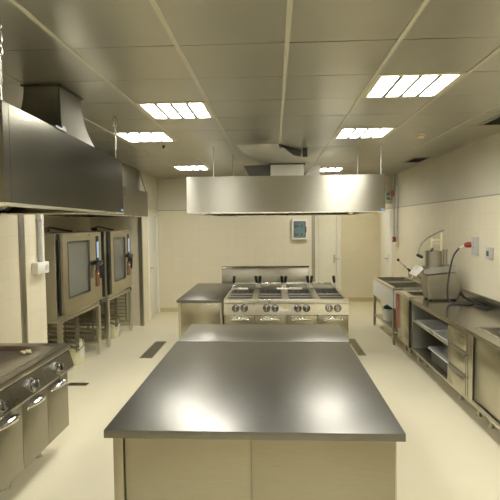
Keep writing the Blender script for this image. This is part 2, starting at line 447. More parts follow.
# small ceiling fittings
t = thing('smoke_detector', 'small cream smoke detector on the ceiling at the right', 'smoke detector', (1.63, 5.5, H))
build(MB().lathe([(.055, 0), (.055, -.012), (.048, -.018)], (1.63, 5.5, H)), 'base', 'cream', t)
build(MB().lathe([(.046, -.018), (.046, -.030), (.036, -.044), (.018, -.048)], (1.63, 5.5, H)), 'sensor_head', 'cream', t)
build(MB().lathe([(.047, -.022), (.047, -.026)], (1.63, 5.5, H)), 'vent_slot', 'black', t)
def vent(x0, x1, y0, y1, label):
    t = thing('ceiling_vent', label, 'ceiling vent', ((x0+x1)/2, (y0+y1)/2, H))
    build(MB().frame_xy(x0, x1, y0, y1, x0+.03, x1-.03, y0+.03, y1-.03, H-.012, H-.004), 'frame', 'profile', t)
    s = MB(); n = 7
    for k in range(n):
        y = y0+.03+(y1-y0-.06)*(k+.5)/n
        s.obox(((x0+x1)/2, y, H-.008), (1, 0, 0), (0, .8, .6), (0, -.6, .8), (x1-x0)/2-.03, .012, .0012)
    build(s, 'slats', 'darkgrey', t)
    build(MB().box(x0+.03, x1-.03, y0+.03, y1-.03, H-.003, H-.0008), 'backing', 'black', t)
vent(2.10, 2.36, 7.45, 7.98, 'dark square air vent in the ceiling near the right wall, farther one')
vent(2.06, 2.36, 4.55, 5.02, 'dark square air vent in the ceiling at the right edge, nearer one')
tag(build(MB().lathe([(.022, 0), (.022, -.008), (.012, -.012), (.010, -.028), (.016, -.030), (.016, -.033)], (-1.36, 5.98, H), n=14), 'ceiling_nozzle', 'darkgrey'),
    'tiny round nozzle in the ceiling beyond the second left light', 'ceiling fitting')

# ------------------------------------------------------------------ extractor hoods
def hood_parts(t, c, zb, zt, badge=None, skin='hood'):
    """c = four plan corners: near-front, far-front, far-back, near-back (front faces the room)"""
    P = [Vector((x, y, 0)) for x, y in c]
    ctr = sum(P, Vector())/4
    th = .012
    def inset(d): return [p+(ctr-p).normalized()*d*1.35 for p in P]
    I = inset(th)
    m = MB()
    for k in range(4):
        a, b, a2, b2 = P[k], P[(k+1) % 4], I[k], I[(k+1) % 4]
        z = lambda p, h: (p.x, p.y, h)
        m.loft([[z(a, zb), z(b, zb), z(b2, zb), z(a2, zb)], [z(a, zt), z(b, zt), z(b2, zt), z(a2, zt)]])
    build(m, 'skirt', skin, t)
    tp = MB(); tp.loft([[(p.x, p.y, zt-.012) for p in inset(.013)], [(p.x, p.y, zt-.002) for p in inset(.013)]])
    build(tp, 'top_panel', 'galv', t)
    # folded rim under the skirt
    rm = MB(); O = inset(-.008); I2 = inset(.15)
    for k in range(4):
        a, b, a2, b2 = O[k], O[(k+1) % 4], I2[k], I2[(k+1) % 4]
        rm.loft([[(a.x, a.y, zb-.012), (b.x, b.y, zb-.012), (b2.x, b2.y, zb-.012), (a2.x, a2.y, zb-.012)],
                 [(a.x, a.y, zb-.0005), (b.x, b.y, zb-.0005), (b2.x, b2.y, zb-.0005), (a2.x, a2.y, zb-.0005)]])
    build(rm, 'gutter_rim', 'bright', t)
    # two sloping banks of grease filters inside
    J = inset(.12)
    for s0, s1 in ((0, 3), (1, 2)):
        f = MB(); A, B = J[s0], J[s1]
        Mx = (J[0]+J[1])/2 if False else None
    mid0 = (J[0]+J[3])/2; mid1 = (J[1]+J[2])/2
    for a, b in ((J[0], J[1]), (J[3], J[2])):
        f = MB(); n = 18
        for k in range(n):
            u0, u1 = k/n, (k+.72)/n
            q = [a.lerp(b, u0), a.lerp(b, u1), mid0.lerp(mid1, u1), mid0.lerp(mid1, u0)]
            hs = [zb+.02, zb+.02, zt-.12, zt-.12]
            f.loft([[(p.x, p.y, h) for p, h in zip(q, hs)], [(p.x, p.y, h+.02) for p, h in zip(q, hs)]])
        build(f, 'grease_filter', 'steel', t)
    if badge:
        build(badge, 'maker_plate', 'bluepaper', t, label='small blue and white maker plate')

# near-left hood, hung on chains a little askew
hz0, hz1 = 2.012, 2.485
t = thing('extractor_hood', 'big stainless extractor hood hung on chains at the near left, above the frying range', 'extractor hood', (-1.9, 3.3, hz0))
cA, cB, cC, cD = (-1.262, 2.22), (-1.395, 4.42), (-2.44, 4.36), (-2.32, 2.16)
bd = MB(); bd.box(-1.397, -1.3885, 4.33, 4.40, 2.025, 2.045)
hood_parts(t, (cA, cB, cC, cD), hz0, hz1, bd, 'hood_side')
seam = MB(); seam.obox((-1.268, 2.285, (hz0+hz1)/2), (.0603, -.998, 0), (.998, .0603, 0), (0, 0, 1), .005, .003, (hz1-hz0)/2)
build(seam, 'edge_fold', 'hood_side', t)
cl = MB(); cl.obox((-1.318, 2.93, hz1+.006), (-.06, .998, 0), (.998, .06, 0), (0, 0, 1), .085, .022, .006); cl.obox((-1.318, 2.99, hz1+.02), (-.06, .998, 0), (.998, .06, 0), (0, 0, 1), .03, .012, .012)
build(cl, 'fixing_bracket', 'darkgrey', t)
# its flared duct
def duct_rings(x_t, x_b, y_t, y_b, zt, zb, n=8, p=2.2):
    R = []
    for k in range(n+1):
        u = k/n; z = zt+(zb-zt)*u; e = u**p
        x0 = x_t[0]+(x_b[0]-x_t[0])*e; x1 = x_t[1]+(x_b[1]-x_t[1])*e
        y0 = y_t[0]+(y_b[0]-y_t[0])*e; y1 = y_t[1]+(y_b[1]-y_t[1])*e
        R.append([(x0, y0, z), (x1, y0, z), (x1, y1, z), (x0, y1, z)])
    return R
t = thing('exhaust_duct', 'dark flared exhaust duct rising from the near left hood to the ceiling', 'duct', (-1.6, 3.4, hz1))
build(MB().loft(duct_rings((-1.72, -1.47), (-1.72, -1.35), (3.30, 3.68), (3.06, 3.62), H-.002, hz1+.002)), 'duct_body', 'duct', t)
fl = MB(); fl.frame_xy(-1.735, -1.455, 3.285, 3.695, -1.722, -1.468, 3.298, 3.682, H-.016, H-.006)
build(fl, 'collar', 'darkgrey', t)
sm = MB(); sm.tube([r[1] for r in duct_rings((-1.72, -1.47), (-1.72, -1.35), (3.30, 3.68), (3.06, 3.62), H-.01, hz1+.004)], .006, 6)
build(sm, 'seam_fold', 'darkgrey', t)

# far-left hood over the ovens
t = thing('extractor_hood', 'second stainless hood at the left, farther back over the two ovens', 'extractor hood', (-2.85, 7, 2.03))
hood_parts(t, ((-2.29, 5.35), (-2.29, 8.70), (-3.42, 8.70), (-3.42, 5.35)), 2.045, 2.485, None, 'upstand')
t = thing('exhaust_duct', 'plain square exhaust duct above the hood over the ovens', 'duct', (-2.6, 7.8, 2.485))
build(MB().box(-3.0, -2.37, 7.35, 8.38, 2.486, H-.002), 'duct_body', 'duct', t)
build(MB().frame_xy(-3.03, -2.34, 7.32, 8.41, -3.001, -2.369, 7.349, 8.381, 2.487, 2.50), 'collar', 'duct', t)

# central hood over the cooking block
CX0, CX1, CY0, CY1 = -1.085, 1.365, 6.0, 8.35
t = thing('extractor_hood', 'wide stainless island hood hanging in the middle above the cooking block', 'extractor hood', (.14, 7.2, 2.03))
bd = MB(); bd.box(1.31, 1.36, CY0-.0035, CY0-.0005, 2.05, 2.068)
hood_parts(t, ((CX1, CY0), (CX0, CY0), (CX0, CY1), (CX1, CY1)), 2.04, 2.487, bd)
for x in (-.89, .95):
    l = MB(); l.lathe([(.035, 0), (.035, -.02), (.022, -.03)], (x, CY0+.05, 2.027), n=14)
    build(l, 'lamp_fitting', 'bright', t)
t = thing('exhaust_duct', 'bright angled exhaust duct joining the central hood to the ceiling', 'duct', (.2, 6.9, 2.49))
lo = [(-.04, 6.78), (.42, 6.78), (.42, 7.3), (-.04, 7.3)]
up = [(-.46, 5.98), (.06, 5.96), (.10, 6.6), (-.42, 6.62)]
bx = MB(); bx.loft([[(x, y, 2.488) for x, y in lo], [(x, y, 2.73) for x, y in lo]])
build(bx, 'lower_box', 'galv', t)
bx = MB(); bx.loft([[(x, y, 2.7315) for x, y in lo], [(x, y, H-.003) for x, y in up]])
build(bx, 'sloping_section', 'galv', t)
bx = MB()
for z in (2.715,): bx.frame_xy(-.058, .438, 6.762, 7.318, -.041, .421, 6.779, 7.301, z, z+.016)
build(bx, 'flange', 'darkgrey', t)
# dark left transition and curved right elbow
bx = MB(); bx.loft([[(-.30, 6.85, 2.488), (-.045, 6.85, 2.488), (-.045, 7.25, 2.488), (-.30, 7.25, 2.488)],
                    [(-.42, 6.85, 2.715), (-.045, 6.85, 2.725), (-.045, 7.25, 2.725), (-.42, 7.25, 2.715)]])
build(bx, 'left_branch', 'darkgrey', t)
rings = []
for k in range(9):
    a = PI/2*k/8; cxr, czr = .66, 2.50
    ri, ro = .02, .22
    rings.append([(cxr-math.cos(a)*ro, 6.9, czr+math.sin(a)*ro), (cxr-math.cos(a)*ri, 6.9, czr+math.sin(a)*ri),
                  (cxr-math.cos(a)*ri, 7.25, czr+math.sin(a)*ri), (cxr-math.cos(a)*ro, 7.25, czr+math.sin(a)*ro)])
build(MB().loft(rings), 'elbow', 'galv', t)
build(MB().box(.38, .44, 6.35, 6.41, H-.11, H-.003), 'hanger_bracket', 'black', t)
build(MB().prism([(.068, 5.97), (.37, 6.52), (.39, 6.95), (.11, 6.60)], H-.03, H-.003, 'XY'), 'collar', 'darkgrey', t)  # dark sheet painting the shadow of the opening, not a real collar
# threaded hanger rods of the central and oven hoods
for x, y, lab in ((-.76, 6.12, 'front left'), (1.335, 6.12, 'front right'), (1.08, 6.3, 'second on the right'), (-.58, 6.9, 'second on the left'), (-.5, 8.0, 'rear left')):
    r = MB(); r.cyl((x, y, 2.489), (x, y, H-.002), .006, n=8); r.cyl((x, y, 2.489), (x, y, 2.50), .014, n=6); r.cyl((x, y, H-.014), (x, y, H-.003), .012, n=6)
    tag(build(r, 'hanger_rod', 'greypvc'), 'thin %s hanger rod between the central hood and the ceiling' % lab, 'hanger rod', 'hanger rods of the central hood')
r = MB(); r.cyl((-2.31, 8.66, 2.489), (-2.40, 8.55, H-.003), .006, n=8)
tag(build(r, 'hanger_rod', 'darkgrey'), 'thin slanting hanger rod at the far corner of the oven hood', 'hanger rod')

# chains of the near-left hood
def chain(x, y, z0, z1, label, link=.042, wire=.0048, turn=True):
    t = thing('hanging_chain', label, 'chain', (x, y, z0))
    m = MB(); z = z0; k = 0
    zb = z0+.10 if turn else z0
    te = MB()
    if turn:
        te.cyl((x, y, zb-.02), (x, y, zb+.09), .010, n=10); te.tube([(x, y, z0), (x, y, zb-.02)], .004, 6)
        te.tube([(x, y, zb+.09), (x, y, zb+.115)], .004, 6)
        build(te, 'turnbuckle', 'trim', t); z = zb+.105
    while z < z1-.004:
        L = min(link, z1-z+.004); pts = []
        w = link*.30
        for a in range(12):
            an = 2*PI*a/12
            dx = math.cos(an)*w; dz = math.sin(an)*w+(1 if math.sin(an) > 0 else -1)*max(0, (L/2-w))
            pts.append((x+dx, y, z+L/2+dz) if k % 2 == 0 else (x, y+dx, z+L/2+dz))
        m.tube(pts, wire, 6, closed=True); z += link-2*wire-.002; k += 1
    build(m, 'chain_links', 'trim', t)
    return t
chain(-1.272, 2.235, hz1, H, 'steel chain with turnbuckle at the near corner of the left hood')
chain(-1.395, 4.24, hz1, H, 'thin steel chain at the far corner of the near left hood', turn=True)

# ------------------------------------------------------------------ work tables in the middle
def work_table(x0, x1, y0, y1, label, top='table', sliding=True, zt=.90):
    t = thing('work_table', label, 'work table', ((x0+x1)/2, (y0+y1)/2, 0))
    build(MB().box(x0, x1, y0, y1, zt-.04, zt, .003), 'worktop', top, t)
    bx0, bx1, by0, by1 = x0+.035, x1-.03, y0+.03, y1-.02
    c = MB(); c.box(bx0, bx0+.012, by0+.03, by1, .15, zt-.041); c.box(bx1-.012, bx1, by0+.03, by1, .15, zt-.041)
    c.box(bx0+.012, bx1-.012, by1-.012, by1, .15, zt-.041); c.box(bx0+.012, bx1-.012, by0+.03, by1-.012, .15, .17)
    c.box(bx0+.012, bx1-.012, by0+.05, by1-.02, .48, .50)
    c.box(bx0+.012, bx1-.012, by0+.034, by0+.05, zt-.075, zt-.041)
    build(c, 'carcass', 'steel', t)
    build(MB().box(bx0, bx0+.05, by0, by0+.028, .15, zt-.041, .003), 'corner_post', 'tablefront', t)
    build(MB().box(bx1-.008, bx1, by0+.012, by0+.028, .15, zt-.041), 'corner_post', 'steel', t)
    xm = x0+.722*(x1-x0)/1.455 if sliding else (x0+x1)/2
    for k, (a, b, dy) in enumerate(((bx0+.053, xm-.0015, .016), (xm-.001, bx1-.009, .004))):
        build(MB().box(a, b, by0+dy, by0+dy+.012, .17, zt-.045, .002), 'sliding_door', 'tablefront', t)
    for x in (bx0+.06, bx1-.06):
        for y in (by0+.08, by1-.06):
            build(MB().cyl((x, y, .02), (x, y, .15), .022).cyl((x, y, 0), (x, y, .02), .03, .026), 'leg', 'steel', t)
    return t
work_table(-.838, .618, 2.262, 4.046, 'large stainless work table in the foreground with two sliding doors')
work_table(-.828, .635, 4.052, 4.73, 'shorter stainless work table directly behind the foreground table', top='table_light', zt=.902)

# ------------------------------------------------------------------ cooking block
SX0, SX1, SY0, SY1 = -.672, .972, 6.30, 8.16
MW = (SX1-SX0)/4
t = stove = thing('cooking_block', 'stainless double-sided cooking block with a row of eight control knobs', 'stove', ((SX0+SX1)/2, (SY0+SY1)/2, 0))
b = MB(); b.box(SX0+.01, SX1-.01, SY0+.05, SY1-.04, .15, .845); build(b, 'body', 'steel', t)
# cooktop: rim and dividers leaving eight wells
ct = MB(); ct.box(SX0, SX1, SY0, SY1, .848, .868)
ct.box(SX0, SX1, SY0, SY0+.06, .868, .90, .004); ct.box(SX0, SX1, SY1-.09, SY1, .868, .905, .004)
ct.box(SX0, SX0+.04, SY0+.06, SY1-.09, .868, .90); ct.box(SX1-.04, SX1, SY0+.06, SY1-.09, .868, .90)
for k in range(1, 4): ct.box(SX0+MW*k-.04, SX0+MW*k+.04, SY0+.06, SY1-.09, .868, .899)
for k in range(4): ct.box(SX0+MW*k+.04, SX0+MW*(k+1)-.04, 6.785, 6.84, .868, .8995); ct.box(SX0+MW*k+.05, SX0+MW*(k+1)-.05, 6.572, 6.592, .868, .8985)
build(ct, 'cooktop', 'bright', t)
mr = MB(); mr.box(SX0+.04, SX1-.04, 7.32, 7.42, .868, .906, .004); build(mr, 'centre_rail', 'plate', t)
for k in (0, 2):
    mr = MB(); mr.box(SX0+MW*k+.04-(.15 if k else 0), SX0+MW*(k+1)-.14, 7.30, 7.335, .869, .922, .004); build(mr, 'flue_cover', 'bright', t)
for k in range(4):
    x0, x1 = SX0+MW*k+.05, SX0+MW*(k+1)-.05
    if k == 0: x0 += .005
    for (y0, y1) in ((SY0+.07, 6.57), (6.594, 6.78), (6.85, 7.28)):
        gr = MB()
        gr.box(x0, x1, y0, y0+.014, .876, .896); gr.box(x0, x1, y1-.014, y1, .876, .896)
        gr.box(x0, x0+.014, y0, y1, .876, .896); gr.box(x1-.014, x1, y0, y1, .876, .896)
        for q in range(1, 4):
            xx = x0+(x1-x0)*q/4; gr.box(xx-.006, xx+.006, y0, y1, .880, .895)
        for q in range(1, 5):
            yy = y0+(y1-y0)*q/5; gr.box(x0, x1, yy-.010, yy+.010, .880, .898)
        build(gr, 'pan_grate', 'grate', t)
        bu = MB(); cx, cy = (x0+x1)/2, (y0+y1)/2
        bu.lathe([(.075, .0), (.075, .006), (.055, .007), (.05, .004)], (cx, cy, .868))
        build(bu, 'burner', 'plate', t)
    # rear wells with a lid of dark steel
    build(MB().box(x0, x1, 7.46, 8.04, .869, .882, .004), 'rear_plate', 'trim', t)
    # two black grips on steel stubs at the sides of each rear module
    for sx, xx in ((-1, SX0+MW*k+.022), (1, SX0+MW*(k+1)-.022)):
        st = MB(); st.cyl((xx, 7.66, .899), (xx, 7.66, .955), .011, n=10); st.box(xx-.020, xx+.020, 7.63, 7.70, .899, .912, .003)
        st_o = build(st, 'grip_stub', 'bright', t)
        gp = MB(); gp.cyl((xx, 7.66, .955), (xx-sx*.012, 7.65, 1.045), .020, .024, n=12); gp.sphere((xx-sx*.012, 7.65, 1.045), .024)
        build(gp, 'black_grip', 'black', st_o, label='black upright grip')
# apron below the rim, sloping knob panel, doors
ap = MB(); ap.box(SX0+.006, SX1-.006, SY0+.022, SY0+.05, .845, .867); build(ap, 'vent_strip', 'steel', t)
for k in range(4):
    for dx in (.095, .215):
        x = SX0+MW*k+dx+.01
        build(MB().box(x-.03, x+.03, SY0+.019, SY0+.0215, .853, .862), 'vent_slot', 'darkgrey', t)
kp = MB(); kp.prism([(SY0+.022, .845), (SY0+.006, .838), (SY0-.006, .695), (SY0+.012, .685), (SY0+.05, .685), (SY0+.05, .845)], SX0, SX1, 'YZ')
kpo = build(kp, 'control_panel', 'bright', t)
for k, c in enumerate((.217, .625, 1.035, 1.44)):
    for dx in (-.056, .056):
        x = SX0+c+dx+.0; z = .785
        kb = MB(); kb.lathe([(.044, 0), (.044, .006), (.036, .008), (.034, .034), (.030, .038)], (x, SY0-.0065, z), (0, -1, 0), n=20)
        ko = build(kb, 'knob', 'darkchrome', kpo)
        fn = MB(); fn.box(x-.007, x+.007, SY0-.058, SY0-.0455, z-.030, z+.030, .002)
        build(fn, 'knob_grip', 'chrome', ko)
        rg = MB(); rg.lathe([(.050, 0), (.050, .004), (.045, .004)], (x, SY0-.0062, z), (0, -1, 0), n=20)
        build(rg, 'knob_ring', 'black', ko)
lb = MB(); lb.prism([(SX0+.79, .785), (SX0+.83, .785), (SX0+.81, .815)], SY0-.0085, SY0-.0065, 'XZ')
build(lb, 'warning_sticker', 'yellow', kpo, label='yellow triangular warning sticker')
lb = MB(); lb.box(SX0+.725, SX0+.765, SY0-.0085, SY0-.0065, .74, .78); lb.box(SX0+.77, SX0+.85, SY0-.0085, SY0-.0065, .748, .762)
build(lb, 'maker_label', 'paper', kpo, label='pale maker label')
lb = MB(); lb.box(SX1-.06, SX1-.02, SY0-.0085, SY0-.0065, .735, .755); build(lb, 'rating_label', 'paper', kpo)
def arch_handle(p, along, out, L=.20, h=.026):
    """chrome bow handle: p centre, along unit vector, out unit vector"""
    p, along, out = Vector(p), Vector(along), Vector(out)
    m = MB(); pts = []; rr = []
    for k in range(13):
        u = -1+2*k/12; pts.append(p+along*u*L/2+out*(.004+h*(1-u*u))+Vector((0, 0, .022*(1-u*u)-.012))); rr.append(.007+.017*(1-u*u))
    m.tube(pts, rr, 10)
    m.sphere(p-along*L/2+Vector((0, 0, -.012))+out*.006, .012); m.sphere(p+along*L/2+Vector((0, 0, -.012))+out*.006, .012)
    return m
for k in range(4):
    a, c = SX0+MW*k+.003, SX0+MW*(k+1)-.003
    d = build(MB().box(a, c, SY0+.012, SY0+.032, .20, .682, .003), 'door', 'front', t)
    hm = arch_handle(((a+c)/2, SY0+.012, .642), (1, 0, 0), (0, -1, 0), .24)
    ho = build(hm, 'door_handle', 'chrome', d)
    build(MB().box((a+c)/2-.12, (a+c)/2+.12, SY0+.0095, SY0+.0115, .61, .66), 'handle_backplate', 'dark_in', d)  # thin darker plate behind the handle, for contrast
for x in (SX0+.1, SX1-.1):
    for y in (SY0+.15, SY1-.15):
        build(MB().cyl((x, y, .02), (x, y, .15), .025).cyl((x, y, 0), (x, y, .02), .034, .03), 'leg', 'steel', t)

# side counter left of the block
def counter(x0, x1, y0, y1, label, name='steel_counter', zt=.90, doors=2):
    t = thing(name, label, 'counter', ((x0+x1)/2, (y0+y1)/2, 0))
    build(MB().box(x0, x1, y0, y1, zt-.035, zt, .003), 'worktop', 'table', t)
    c = MB(); c.box(x0+.02, x1-.006, y0+.03, y1-.02, .15, zt-.036); build(c, 'body', 'front', t)
    p = MB(); p.box(x0+.018, x0+.05, y0+.022, y0+.0295, .15, zt-.036); p.box(x1-.038, x1-.006, y0+.022, y0+.0295, .15, zt-.036); build(p, 'edge_post', 'steel', t)
    build(MB().box(x0+.053, x1-.041, y0+.018, y0+.0295, .17, zt-.04, .003), 'front_panel', 'front', t)
    for x in (x0+.08, x1-.08):
        for y in (y0+.12, y1-.1):
            build(MB().cyl((x, y, .02), (x, y, .15), .022).cyl((x, y, 0), (x, y, .02), .03, .026), 'leg', 'steel', t)
    return t
counter(-1.292, -.682, 6.26, 8.05, 'plain stainless counter standing against the left end of the cooking block')
# counter behind the block with a tall upstand
t = thing('steel_counter', 'stainless counter behind the cooking block showing its tall upstand', 'counter', (-.15, 8.55, 0))
build(MB().box(-.90, .59, 8.215, 8.90, .865, .90, .003), 'worktop', 'top', t)
build(MB().prism([(8.20, .86), (8.20, 1.12), (8.225, 1.17), (8.245, 1.17), (8.245, 1.155), (8.214, 1.11), (8.214, .86)], -.90, .59, 'YZ'), 'upstand', 'upstand', t)
build(MB().box(-.88, .57, 8.25, 8.88, .15, .864), 'body', 'front', t)
for x in (-.8, .5):
    for y in (8.32, 8.8): build(MB().cyl((x, y, 0), (x, y, .15), .024), 'leg', 'steel', t)

# ------------------------------------------------------------------ frying range, near left
RX, RY0, RY1 = -1.735, 1.70, 3.965
DW = .37; RE = 3.93
t = rng = thing('frying_range', 'stainless frying range with a stained top and sloping knob panel at the left edge', 'range', (-2.1, 2.9, 0))
b = MB(); b.box(XL+.03, -1.775, RY0+.02, RE, .20, .845); build(b, 'body', 'steel', t)
tp = MB()
tp.box(RX-.075, RX, RY0, RY1, .862, .90, .006)                        # front rim
tp.box(XL+.02, RX-.075, RY1-.10, RY1, .862, .90, .004); tp.box(XL+.02, RX-.075, RY0, RY0+.10, .862, .90, .004)
tp.box(XL+.02, XL+.10, RY0+.10, RY1-.10, .862, .90); tp.box(XL+.10, RX-.075, RY0+.10, RY1-.10, .848, .855)
build(tp, 'worktop', 'darksteel', t)
gp = MB(); x0, x1, y0, y1 = XL+.102, RX-.077, RY0+.102, RY1-.102
gp.loft([[(x0, y0, .898), (x1, y0, .898), (x1, y1, .898), (x0, y1, .898)], [(x0+.05, y0+.05, .872), (x1-.05, y0+.05, .872), (x1-.05, y1-.05, .872), (x0+.05, y1-.05, .872)],
         [(x0+.05, y0+.05, .860), (x1-.05, y0+.05, .860), (x1-.05, y1-.05, .860), (x0+.05, y1-.05, .860)]], cap=False)
vs = [v for v in gp.bm.verts]
gp.bm.faces.new((vs[4], vs[5], vs[6], vs[7])); gp.bm.faces.new((vs[11], vs[10], vs[9], vs[8]))
build(gp, 'frying_plate', 'griddle', t)
sp = MB(); sp.box(-1.790, RX-.012, RY0+.02, RE+.03, .848, .861); build(sp, 'drip_edge', 'bright', t)
cp = MB()
prof = [(-1.742, .845), (-1.700, .715), (-1.712, .690), (-1.772, .672), (-1.772, .845)]
nmod = 6; pans = []
for k in range(nmod):
    ye = RE+.02-DW*1.22*k if k else RE+.02
mods = [(3.475, RE+.02), (3.015, 3.472), (2.50, 3.012), (1.72, 2.497)]
for (ya, yb) in mods:
    m = MB(); m.prism(prof, ya, yb, 'XZ')
    # prism in XZ extrudes along Y
    pans.append(build(m, 'control_panel', 'darksteel', t))
nrm = Vector((.13, 0, .042)).normalized()
for (y, pi_) in ((3.665, 0), (3.265, 1), (2.85, 2), (2.35, 3)):
    c = Vector((-1.7195, y, .775))
    rg = MB(); rg.lathe([(.054, 0), (.054, .007), (.046, .009)], c, nrm, n=24)
    ro = build(rg, 'knob_bezel', 'chrome', pans[pi_])
    kb = MB(); kb.lathe([(.040, .008), (.042, .018), (.036, .038), (.026, .044)], c, nrm, n=24)
    kb.obox(c+nrm*.050, (0, 1, 0), (-nrm.z, 0, nrm.x), nrm, .008, .030, .008, .002)
    build(kb, 'knob', 'darkchrome', ro)
lt = MB()
for y in (3.77, 3.36):
    lt.lathe([(.008, 0), (.008, .006), (.004, .009)], Vector((-1.7195, y, .775))+nrm*.0005, nrm, n=10)
build(lt, 'indicator_lamp', 'chrome', pans[0])
for k in range(6):
    yb = RE-DW*k; ya = yb-DW
    d = build(MB().box(-1.774, -1.75, ya+.002, yb-.002, .205, .668, .003), 'door', 'tablefront', t)
    build(arch_handle((-1.75, yb-.185, .622), (0, 1, 0), (1, 0, 0), .25, .034), 'door_handle', 'chrome', d)
    build(MB().box(-1.7498, -1.7485, yb-.30, yb-.07, .60, .655), 'handle_backplate', 'dark_in', d)  # darker plate set behind each range handle, for contrast
for y in (1.85, 2.3, 2.85, 3.3, 3.78):
    for x in (-1.95, -2.35):
        build(MB().cyl((x, y, .02), (x, y, .20), .024).cyl((x, y, 0), (x, y, .02), .032, .028), 'foot', 'steel', t)
# crumpled pale cloth / sponge left on the range edge
sc = MB()
for dx, dy, dz, r in ((0, 0, .014, .016), (.03, .012, .018, .018), (.055, .0, .012, .013), (.02, -.018, .010, .012), (.045, .022, .022, .012)):
    sc.sphere((-2.02+dx, 3.72+dy, .8735+dz), r, (1.25, 1, .8), 10)
o = build(sc, 'crumpled_cloth', 'cream'); tag(o, 'small crumpled pale scrap of cloth lying on the frying range top', 'cloth')

# ------------------------------------------------------------------ ovens in the niche
def oven_stand(y0, y1, label):
    t = thing('oven_stand', label, 'oven stand', (-2.95, (y0+y1)/2, 0))
    xf, xb = -2.585, -3.36
    for x in (xf, xb):
        for y in (y0+.03, y1-.03):
            build(MB().box(x-.025, x+.025, y-.028, y+.028, .03, .72, .003).cyl((x, y, 0), (x, y, .03), .020), 'leg', 'steel', t)
    f = MB(); f.box(xb, xf+.025, y0, y1, .722, .757, .003); build(f, 'top_frame', 'steel', t)
    f = MB(); f.box(xb+.03, xf-.03, y0+.01, y0+.05, .16, .19); f.box(xb+.03, xf-.03, y1-.05, y1-.01, .16, .19); f.box(xb, xb+.03, y0+.06, y1-.06, .16, .19)
    build(f, 'lower_rail', 'steel', t)
    for y in (y0+.10, (y0+y1)/2-.03, (y0+y1)/2+.03, y1-.10):
        r = MB()
        for k in range(7):
            z = .26+.062*k; r.box(xb+.04, xf-.04, y-.018, y+.018, z, z+.012)
        r.box(xf-.07, xf-.05, y-.006, y+.006, .20, .72); r.box(xb+.05, xb+.07, y-.006, y+.006, .20, .72)
        build(r, 'tray_rack', 'trim', t)
    return t
oven_stand(5.60, 6.93, 'steel rack stand carrying the nearer oven in the left niche')
oven_stand(7.27, 8.50, 'steel rack stand carrying the farther oven in the left niche')
